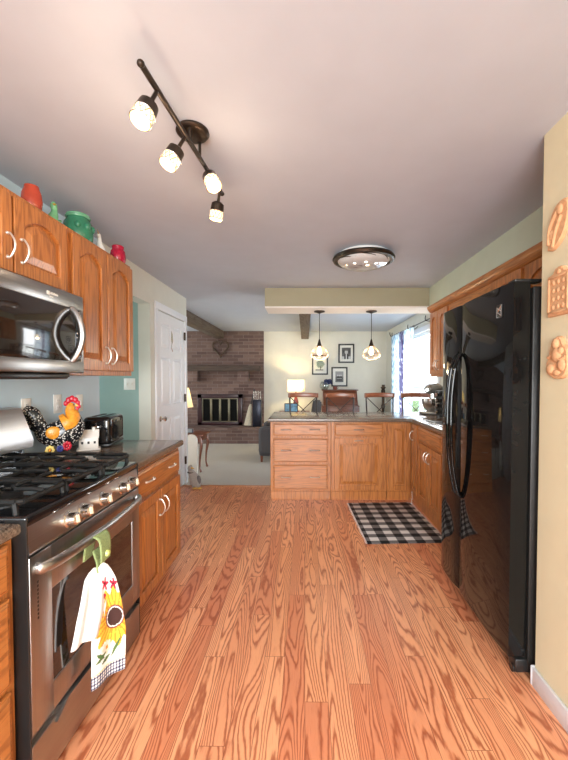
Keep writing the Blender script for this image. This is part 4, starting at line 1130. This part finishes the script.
# side table, lamp and tablet frame
t = thing('end_table', (-.25, 7.66, .004), 'dark wooden end table under the yellow-lit lamp', 'table')
m = MB(); m.box((-.55, 7.44, .62), (.10, 7.90, .655), .006); m.build('table_top', dwoodX, t)
for x in (-.52, .07):
    for y in (7.47, 7.87): m = MB(); m.tube([(x, y, .004), (x, y, .625)], [.013, .02], 8); m.build('leg', dwoodZ, t)
def table_lamp(x, y, z, hs, r1, r0, base_h, label, group, s=3.0, power=6, col=S(255, 216, 120)):
    t = thing('table_lamp', (x, y, z), label, 'lamp')
    m = MB(); k = base_h
    m.lathe([(0, 0), (.07, 0), (.075, .012), (.03, .025), (.022, .05*1), (.045, k*.3), (.055, k*.45), (.03, k*.7), (.012, k*.8), (.010, k+hs*.5), (0, k+hs*.5)], (x, y, z), 24); m.build('lamp_base', colour_glaze('lamp_base_red', (150, 60, 50)), t, recalc=True)
    m = MB(); m.lathe([(r0, k), (r1, k+hs)], (x, y, z), 36, cap=False); sh = m.build('lamp_shade', None, t)
    mt, nt, pb = newmat('linen_shade'); nt.nodes.remove(pb); o = nt.nodes['Material Output']
    a = nd(nt, 'BsdfDiffuse'); a.inputs[0].default_value = (*S(240, 226, 190), 1); tr = nd(nt, 'BsdfTranslucent'); tr.inputs[0].default_value = (*S(250, 230, 180), 1)
    e = nd(nt, 'Emission'); e.inputs[0].default_value = (*col, 1); e.inputs[1].default_value = s*.25
    mx = nd(nt, 'MixShader'); mx.inputs[0].default_value = .5; ad = nd(nt, 'AddShader')
    nt.links.new(a.outputs[0], mx.inputs[1]); nt.links.new(tr.outputs[0], mx.inputs[2]); nt.links.new(mx.outputs[0], ad.inputs[0]); nt.links.new(e.outputs[0], ad.inputs[1]); nt.links.new(ad.outputs[0], o.inputs[0])
    sh.data.materials.append(mt)
    m = MB(); m.tube([(x-r1, y, z+k+hs-.006), (x+r1, y, z+k+hs-.006)], .003, 5); m.tube([(x, y-r1, z+k+hs-.006), (x, y+r1, z+k+hs-.006)], .003, 5); m.build('shade_spider', M['bronze'], t)
    if power: bulb('table_lamp_bulb_light', (x, y, z+k+hs*.55), power, (1, .74, .34), .03)
    return t
table_lamp(-.19, 7.68, .655, .235, .175, .185, .43, 'lit table lamp with pale yellow drum shade on the dining-side end table', None, 2.2, 26, S(255, 224, 130))
t = thing('photo_stand', (-.28, 7.5, .655), 'blue tabletop photo in black frame standing below the yellow lamp', 'photo')
q = Matrix.Translation((-.285, 7.50, .657)) @ Matrix.Rotation(R(-10), 4, 'X')
m = MB(); m.box((-.14, -.008, 0), (.14, .008, .185), .004, 2, q); m.build('frame', M['bplastic'], t)
m = MB(); m.box((-.122, -.0095, .018), (.122, -.008, .167), 0, 1, q); m.build('photo', plain('blue_photo', S(90, 140, 170), .3, var=.6, nscale=14), t)
m = MB(); m.tube([(-.285, 7.515, .81), (-.285, 7.60, .658)], .005, 6); m.build('easel_leg', M['bplastic'], t)
# armchair facing left
def armchair():
    t = thing('armchair', (-.25, 6.2, .004), 'dark grey upholstered armchair behind the peninsula, facing the fireplace side', 'armchair')
    fab = plain('charcoal_tweed', S(74, 72, 74), .95, var=.35, nscale=160, bmp=.6)
    m = MB(); m.box((-.74, 5.83, .10), (.10, 6.65, .34), .04, 4); m.build('chair_base', fab, t)
    m = MB(); m.box((-.76, 5.98, .33), (-.05, 6.50, .47), .05, 4); m.build('seat_cushion', fab, t)
    for y in (5.80, 6.48): m = MB(); m.box((-.75, y, .12), (.08, y+.18, .58), .07, 5); m.build('armrest', fab, t)
    m = MB()
    n = 14; prof = []
    for i in range(n+1):
        a = PI*i/n; prof.append((.38*math.cos(a)*1.0, .72+.32*math.sin(a)))
    pts = [(.39, .30)]+prof+[(-.39, .30)]
    m.prism(pts, -.06, .08, M_=Matrix.Translation((.06, 6.24, -.04)) @ Matrix.Rotation(R(8), 4, 'Y') @ Matrix(((0, 0, 1, 0), (1, 0, 0, 0), (0, 1, 0, 0), (0, 0, 0, 1))))
    es = [e for e in m.bm.edges if len(e.link_faces) == 2 and e.calc_face_angle(0) > 1]
    bmesh.ops.bevel(m.bm, geom=es, offset=.025, segments=3, affect='EDGES'); m.build('backrest', fab, t, recalc=True)
    for x in (-.70, .04):
        for y in (5.87, 6.60): m = MB(); m.tube([(x, y, .004), (x, y, .11)], [.018, .025], 8); m.build('leg', dwoodZ, t)
armchair()
# tall dark candle stand in the far corner
t = thing('candle_stand', (1.66, 7.75, .004), 'tall dark carved candle stand in the corner left of the curtain', 'candle holder')
m = MB(); m.lathe([(0, 0), (.10, 0), (.10, .03), (.04, .06), (.03, .3), (.05, .36), (.03, .42), (.028, .70), (.045, .76), (.028, .82), (.03, 1.02), (.045, 1.06), (.045, 1.10), (.03, 1.12), (.055, 1.15), (.055, 1.165), (0, 1.165)], (1.66, 7.75, .004), 18); m.build('stand', M['bronze'], t)
m = MB(); m.lathe([(0, 0), (.032, 0), (.032, .05), (0, .052)], (1.66, 7.75, 1.169), 16); m.build('candle', plain('dark_wax', S(70, 60, 50), .6), t)

# curtain and rod
t = thing('curtain_rod', (1.66, 5.9, 2.14), 'dark curtain rod with curled bracket hooks above the dining window', 'curtain rod')
m = MB(); m.tube([(1.66, 4.80, 2.15), (1.66, 7.02, 2.15)], .010, 8); m.build('rod', M['bronze'], t)
for y in (4.80, 7.02): m = MB(); s = -1 if y < 5 else 1; m.tube(cr([(1.66, y, 2.15), (1.655, y+s*.04, 2.16), (1.64, y+s*.06, 2.20), (1.63, y+s*.03, 2.23)], 5), [.009]*16, 6); m.build('finial', M['bronze'], t)
for y in (5.0, 5.85, 6.9):
    m = MB(); m.tube(cr([(1.796, y, 2.18), (1.74, y, 2.14), (1.66, y, 2.135), (1.635, y, 2.16), (1.64, y, 2.21)], 5), .007, 6); m.build('bracket', M['bronze'], t)
def curtain():
    t = thing('sheer_curtain', (1.66, 6.2, .02), 'sheer blue-white floral curtain with dark purple stripe at the dining window', 'curtain')
    mt = bpy.data.materials.new('sheer_floral'); mt.use_nodes = True; nt = mt.node_tree; nt.nodes.clear(); o = nd(nt, 'OutputMaterial')
    at = nd(nt, 'Attribute', attribute_name='print'); df = nd(nt, 'BsdfDiffuse'); tr = nd(nt, 'BsdfTranslucent'); mx = nd(nt, 'MixShader'); mx.inputs[0].default_value = .65
    tp = nd(nt, 'BsdfTransparent'); m2 = nd(nt, 'MixShader'); m2.inputs[0].default_value = .18
    nt.links.new(at.outputs[0], df.inputs[0]); nt.links.new(at.outputs[0], tr.inputs[0]); nt.links.new(df.outputs[0], mx.inputs[1]); nt.links.new(tr.outputs[0], mx.inputs[2])
    nt.links.new(mx.outputs[0], m2.inputs[1]); nt.links.new(tp.outputs[0], m2.inputs[2]); nt.links.new(m2.outputs[0], o.inputs[0])
    y0, y1 = 5.58, 6.93; NU, NV = 150, 90
    m = MB()
    def fn(u, v):
        a = u*2*PI*9.5
        return (1.63+.026*math.sin(a)*(1-.3*v)+.01*math.sin(a*.37+v*2), y1-(y1-y0)*u+.012*math.cos(a*2), 2.135-2.08*v)
    m.grid(fn, NU, NV); c = m.build('sheer_panel', mt, t)
    at = c.data.color_attributes.new('print', 'FLOAT_COLOR', 'POINT')
    rnd = [[random.random() for _ in range(NV+1)] for _ in range(NU+1)]
    for i in range(NU+1):
        for j in range(NV+1):
            u, v = i/NU, j/NV
            k = math.sin(u*95+3*math.sin(v*22))*math.sin(v*70+4*math.sin(u*30))
            col = S(225, 238, 246) if k < .15 else S(150, 182, 205)
            if .50 < u < .68: col = S(70, 64, 100) if (k+rnd[i][j]*.5) > -.4 else S(190, 190, 214)
            if .02 < u < .05: col = S(150, 175, 200)
            at.data[i*(NV+1)+j].color = (*col, 1)
    m = MB()
    for k in range(10): 
        y = y1-.03-k*(y1-y0-.06)/9; m.tube([(1.66+.016*math.cos(a), y, 2.15+.016*math.sin(a)) for a in [2*PI*q/14 for q in range(14)]], .003, 4, closed=True)
    m.build('curtain_rings', M['bronze'], t)
curtain()

# ------------------------------------------------------------------ mixer and spice carousel, sink
def mixer():
    t = thing('stand_mixer', (1.63, 4.60, .914), 'silver stand mixer with steel bowl at the peninsula corner', 'mixer', rz=R(45), world=False)
    sm = plain('silver_paint', S(150, 150, 148), .25, .6, var=.05); x, y, z = 0, 0, 0
    m = MB(); m.box((x-.20, y-.11, z), (x+.14, y+.11, z+.035), .015, 4); m.build('mixer_base', sm, t)
    m = MB(); P = cr([(x+.09, y, z+.02, .055), (x+.095, y, z+.12, .048), (x+.09, y, z+.22, .05), (x+.06, y, z+.28, .05)], 5); m.tube([p[:3] for p in P], [p[3] for p in P], 16); m.build('pedestal', sm, t)
    m = MB(); P = cr([(x+.15, y, z+.30, .03), (x+.12, y, z+.305, .06), (x+.02, y, z+.315, .072), (x-.10, y, z+.315, .07), (x-.17, y, z+.305, .055), (x-.19, y, z+.30, .025)], 6); m.tube([p[:3] for p in P], [p[3] for p in P], 20, flat=.95); hd = m.build('mixer_head', sm, t)
    m = MB(); m.cyl((x-.185, y, z+.30), (x-.20, y, z+.30), .022); m.build('hub_cap', M['chrome'], hd)
    m = MB(); m.cyl((x-.10, y, z+.26), (x-.10, y, z+.17), .012, .008); m.ball((x-.10, y, z+.13), .04, (.9, .3, 1.2), 2); m.build('beater', M['chrome'], hd)
    m = MB(); m.lathe([(0, .035), (.05, .035), (.055, .045), (.09, .08), (.108, .14), (.112, .19), (.116, .193), (.108, .19), (.104, .14), (.085, .085), (0, .05)], (x-.10, y, z), 28); m.build('bowl', M['chrome'], t)
    m = MB(); m.tube(cr([(x-.10, y-.108, z+.17), (x-.10, y-.15, z+.16), (x-.10, y-.15, z+.11), (x-.10, y-.10, z+.10)], 5), .006, 8); m.build('bowl_handle', M['chrome'], t)
mixer()
def carousel():
    x, y, z = 1.61, 4.25, .914
    t = thing('spice_rack', (x, y, z), 'black countertop carousel of silver-lidded jars beside the mixer', 'spice rack')
    m = MB(); m.cyl((x, y, z), (x, y, z+.02), .085, .085, 28); m.cyl((x, y, z), (x, y, z+.30), .030, .03, 12); m.cyl((x, y, z+.285), (x, y, z+.30), .085, .085, 28)
    for k in range(5):
        a = 2*PI*k/5+.1; m.tube([(x+.08*math.cos(a), y+.08*math.sin(a), z+.01), (x+.08*math.cos(a), y+.08*math.sin(a), z+.29)], .005, 6)
    m.build('rack', M['bplastic'], t)
    for r_ in range(4):
        for k in range(5):
            a = 2*PI*(k+.5)/5+.1; c = Vector((x, y, z+.053+r_*.066)); d = Vector((math.cos(a), math.sin(a), .0))
            m = MB(); m.cyl(c+d*.034, c+d*.085, .023, .023, 14); j = m.build('jar', M['bplastic'], t)
            m = MB(); m.cyl(c+d*.085, c+d*.096, .025, .023, 14); m.build('lid', M['chrome'], j)
carousel()
t = thing('kitchen_sink', (1.5, 3.52, .914), 'stainless drop-in sink set in the counter right of the mixer', 'sink')
m = MB()
x0, x1, y0, y1 = 1.25, 1.70, 3.20, 3.78
for a, c_ in (((x0, y0, .9145), (x0+.03, y1, .920)), ((x1-.05, y0, .9145), (x1, y1, .920)), ((x0, y0, .9145), (x1, y0+.03, .920)), ((x0, y1-.03, .9145), (x1, y1, .920))): m.box(a, c_, .003)
m.build('sink_rim', M['chrome'], t)
m = MB(); m.box((x0+.03, y0+.03, .9145), (x1-.05, y1-.03, .916)); m.build('basin', M['steelY'], t)
m = MB(); m.cyl((x1-.025, 3.53, .92), (x1-.025, 3.53, .96), .02, .016); m.tube(cr([(x1-.025, 3.53, .95), (x1-.025, 3.53, 1.12), (x1-.07, 3.53, 1.18), (x1-.15, 3.53, 1.16), (x1-.18, 3.53, 1.10)], 6), .010, 10); m.build('faucet', M['chrome'], t)

# ------------------------------------------------------------------ clay plaques on the near right wall
clay = plain('unglazed_clay', S(204, 156, 114), .85, var=.12, nscale=60, bmp=.3)
def outline_prism(m, pts, h, inset=.006):
    c = (sum(p[0] for p in pts)/len(pts), sum(p[1] for p in pts)/len(pts))
    def sh(k): return [(c[0]+(p[0]-c[0])*(1-k/.07), c[1]+(p[1]-c[1])*(1-k/.09)) for p in pts]
    m.prism(pts, .0005, h*.65, sh(.001)); m.prism(sh(.001), h*.65, h, sh(inset))
def plaque(name, yc, z, pts, relief, label, M2=None):
    fr = F_right(yc, z, XS); t = thing(name, (XS, yc, z), label, 'wall plaque')
    m = MB(fr); outline_prism(m, [tuple(p) for p in cr(pts+[pts[0]], 5)[:-1]] if M2 is None else pts, .016); m.build('plaque', clay, t)
    m = MB(fr); relief(m); m.build('relief', clay, t); return t
def rel1(m):
    m.tube(cr([(-.045, -.065, .016), (-.035, 0, .018), (0, .045, .018), (.03, .07, .016)], 5), .008, 8)
    m.tube(cr([(-.02, -.08, .016), (.0, -.02, .018), (.03, .03, .018)], 5), .007, 8); m.ball((.02, .055, .018), .018, (1, 1.2, .5), 2); m.ball((-.03, -.03, .016), .014, (1, 1.8, .5), 2)
plaque('clay_plaque', 1.478, 1.968, [(-.055, -.085), (-.052, -.03), (-.045, .03), (-.02, .072), (.015, .092), (.05, .085), (.062, .05), (.055, .0), (.035, -.045), (.005, -.075), (-.03, -.09)], rel1, 'leaf-shaped terracotta plaque, uppermost on the cream wall')
def rel2(m):
    for a, c_ in (((-.058, -.085), (-.048, .062)), ((.048, -.085), (.058, .062)), ((-.058, -.085), (.058, -.075)), ((-.058, .055), (.058, .065))): m.box((a[0], a[1], .015), (c_[0], c_[1], .021), .003)
    for i in range(3):
        for j in range(4): m.ball((-.028+i*.028, -.06+j*.033, .016), .010, (1, 1.1, .5), 2)
    m.ball((0, .078, .016), .010, (1.3, 1, .5), 2)
plaque('clay_plaque', 1.462, 1.704, [(-.066, -.095), (.066, -.095), (.066, .07), (.035, .075), (.02, .095), (0, .10), (-.02, .095), (-.035, .075), (-.066, .07)], rel2, 'rectangular framed terracotta plaque, middle of the three on the wall', True)
def rel3(m):
    m.ball((-.005, .055, .016), .020, (1, 1.1, .6), 2); m.ball((0, .01, .016), .026, (1.1, 1.2, .5), 2); m.ball((.025, .025, .016), .016, (1, 1, .6), 2); m.ball((-.032, -.045, .016), .024, (1, 1, .5), 2)
    m.ball((.03, -.03, .016), .022, (1, 1.2, .5), 2); m.ball((0, -.06, .016), .016, (1.4, .8, .5), 2); m.tube(cr([(-.05, 0, .016), (-.02, .01, .02), (.02, -.01, .02), (.05, .0, .016)], 5), .006, 6)
plaque('clay_plaque', 1.465, 1.442, [(-.060, -.065), (-.066, -.03), (-.05, 0), (-.045, .03), (-.03, .065), (-.005, .085), (.02, .078), (.035, .05), (.055, .03), (.062, -.01), (.060, -.05), (.035, -.08), (-.02, -.085)], rel3, 'rounded terracotta figure plaque, lowest on the cream wall')

# ------------------------------------------------------------------ fireplace and family room
YW = YF-.08
m = MB(); m.box((-4.45, 7.50, .004), (-.93, YW-.001, .28)); m.box((-4.45, 7.47, .28), (-.92, YW-.001, .325), .006)
m.build('hearth', M['brick'], label='raised brick hearth running in front of the fireplace', category='hearth')
t = thing('fireplace_insert', (-1.87, YW, .325), 'maroon framed fireplace insert with four dark glass doors', 'fireplace')
f = F_back(-2.36, .327, YW-.001); W, H = .99, .68
mar = plain('maroon_enamel', S(48, 18, 26), .35, var=.15)
m = MB(f)
for a, c_ in (((0, 0, 0), (.10, H, .05)), ((W-.10, 0, 0), (W, H, .05)), ((0, 0, 0), (W, .07, .05)), ((0, H-.09, 0), (W, H, .05))): m.box(a, c_, .006)
m.build('frame', mar, t)
brass = plain('aged_brass', S(128, 122, 104), .35, .8)
w4 = (W-.20)/4
for k in range(4):
    u = .10+k*w4; m = MB(f)
    for a, c_ in (((u+.003, .072, .01), (u+.022, H-.092, .04)), ((u+w4-.022, .072, .01), (u+w4-.003, H-.092, .04)), ((u+.003, .072, .01), (u+w4-.003, .088, .039)), ((u+.003, H-.108, .01), (u+w4-.003, H-.092, .039))): m.box(a, c_, .003)
    d = m.build('door', brass, t)
    m = MB(f); m.box((u+.015, .08, .015), (u+w4-.015, H-.10, .022)); m.build('glass', plain('sooty_glass', (.006, .006, .006), .5, spec=.05), d)
t = thing('mantel_shelf', (-2.6, YW, 1.42), 'rough dark wooden mantel on two blocky brackets above the fireplace', 'mantel')
m = MB(); m.box((-4.4, 7.76, 1.51), (-.97, YW-.001, 1.625), .012); m.build('shelf', mantelwood, t)
for x in (-2.43, -1.33): m = MB(); m.box((x-.12, 7.82, 1.28), (x+.12, YW-.001, 1.51), .01); m.build('bracket', M['brick'], t)
# heart shaped twig wreath
t = thing('heart_wreath', (-1.85, 7.98, 1.75), 'brown twig heart wreath hanging on the brick above the mantel', 'wreath')
tw = plain('twig_bark', S(88, 72, 58), .9, var=.4, nscale=50)
m = MB()
for k in range(7):
    pts = []
    for j in range(40):
        a = 2*PI*j/40; hx = 16*math.sin(a)**3/16; hz = (13*math.cos(a)-5*math.cos(2*a)-2*math.cos(3*a)-math.cos(4*a))/16
        r_ = 1+.05*math.sin(5*a+k*2)+.04*k/7
        pts.append((-1.85+.165*hx*r_, 7.985-.02*math.sin(7*a+k), 2.02+.19*hz*r_))
    m.tube(pts, .009, 5, closed=True)
m.build('twigs', tw, t)
# hearth broom and tool set
t = thing('hearth_broom', (-1.21, 7.78, .328), 'cream hearth broom with dark handle leaning beside the tool set', 'broom')
m = MB()
m.tube(cr([(-1.22, 7.76, .345), (-1.205, 7.78, .50), (-1.175, 7.80, .72), (-1.165, 7.81, .80)], 5), [.085, .082, .078, .074, .07, .065, .06, .055, .05, .045, .04, .034, .028, .024, .02, .018], 14, flat=.45, up=(0, 1, 0))
m.build('bristles', plain('pale_straw', S(186, 178, 158), .9, var=.2, nscale=80, bmp=.5), t)
m = MB(); m.tube([(-1.165, 7.81, .79), (-1.10, 7.86, 1.06)], .011, 8); m.tube([(-1.10, 7.86, 1.05), (-1.095, 7.865, 1.12)], .016, 8); m.build('broom_handle', M['bplastic'], t)
t = thing('fireplace_tool_bin', (-1.0, 7.78, .325), 'dark blue metal fireplace tool bin with four silver rods', 'tool set')
nv = plain('navy_metal', S(30, 34, 48), .3, .5, var=.2)
m = MB(); m.box((-1.11, 7.70, .327), (-.925, 7.84, .90), .012); m.build('bin', nv, t)
for k in range(4): m = MB(); x = -1.087+k*.046; m.tube([(x, 7.76, .90), (x, 7.76, 1.055)], .008, 8); m.tube([(x, 7.76, 1.05), (x, 7.76, 1.075)], .012, 8); m.build('rod', M['chrome'], t)
# side table with lamp at the wall end
t = thing('side_table', (-1.75, 5.47, .004), 'walnut side table with curved legs beyond the white door', 'table')
m = MB(); m.box((-2.11, 5.16, .525), (-1.45, 5.60, .552), .008); m.build('table_top', dwoodX, t)
m = MB(); m.box((-2.07, 5.195, .45), (-1.49, 5.565, .526), .003); m.build('apron', dwoodX, t)
for x, sx in ((-2.05, -1), (-1.51, 1)):
    for y, sy in ((5.215, -1), (5.545, 1)):
        m = MB(); P = cr([(x, y, .50, .022), (x+sx*.02, y+sy*.01, .40, .024), (x, y, .22, .014), (x-sx*.005, y, .09, .011), (x+sx*.012, y+sy*.008, .02, .016), (x+sx*.018, y+sy*.01, .006, .018)], 5)
        m.tube([p[:3] for p in P], [p[3] for p in P], 10); m.build('leg', dwoodZ, t)
table_lamp(-1.84, 5.48, .552, .29, .085, .15, .37, 'table lamp with white tapered shade partly hidden by the door wall', None, .8, 3, S(255, 240, 215))
t = thing('desk_clock', (-1.64, 5.35, .552), 'small grey-blue clock on the walnut side table', 'clock')
m = MB(); m.box((-1.74, 5.32, .553), (-1.65, 5.37, .62), .008); m.build('clock_case', plain('slate_plastic', S(70, 80, 96), .4), t)
m = MB(); m.box((-1.732, 5.3185, .561), (-1.658, 5.3205, .612)); m.build('clock_face', plain('pale_dial', S(190, 200, 210), .3), t)
# white panel with rounded top standing past the door wall
m = MB(); pts = [(-.085, 0), (.085, 0), (.085, .48)]+[(.085*math.cos(a), .50+.085*math.sin(a)) for a in [PI*k/10 for k in range(1, 10)]]+[(-.085, .48)]
m.prism(pts, -.02, .02, M_=Matrix(((1, 0, 0, 0), (0, 0, 1, 0), (0, 1, 0, 0), (0, 0, 0, 1)))); m.bm.transform(Matrix.Translation((-1.555, 4.95, .005)))
m.build('white_board', M['whitep'], recalc=True, label='white board with rounded top standing by the door wall end', category='board')
# stuffed bird door stop
def goose():
    x, y = -1.36, 4.50
    t = thing('bird_doorstop', (x, y, 0), 'grey stuffed bird door stop with yellow feet by the white door', 'door stop')
    gr = plain('grey_plush', S(176, 172, 168), .95, var=.12, nscale=80, bmp=.4)
    m = MB(); P = cr([(x-.02, y, .01, .04), (x-.0, y, .04, .075), (x-.01, y, .10, .075), (x-.04, y, .16, .055), (x-.06, y, .21, .035), (x-.065, y, .245, .036), (x-.05, y, .27, .018)], 6)
    m.tube([p[:3] for p in P], [p[3] for p in P], 18, flat=.9); m.build('body', gr, t)
    m = MB(); m.ball((x+.045, y-.03, .10), .055, (.55, .5, 1.1), 2); m.build('wing', plain('dark_grey_plush', S(120, 116, 116), .95, var=.15, nscale=80), t)
    m = MB(); m.tube([(x-.045, y-.02, .248), (x-.005, y-.035, .238)], [.013, .003], 8); m.build('beak', plain('yellow_felt', S(214, 170, 80), .9), t)
    for s in (0, 1): m = MB(); m.ball((x+.015+s*.055, y-.08, .012), .028, (1.1, 1.1, .4), 2); m.build('foot', plain('yellow_felt_foot', S(218, 176, 96), .9), t)
    m = MB(); m.tube([(x-.055+.042*math.cos(a), y+.042*math.sin(a), .19) for a in [2*PI*k/16 for k in range(16)]], .006, 6, closed=True); m.build('ribbon', M['rubber'], t)
goose()
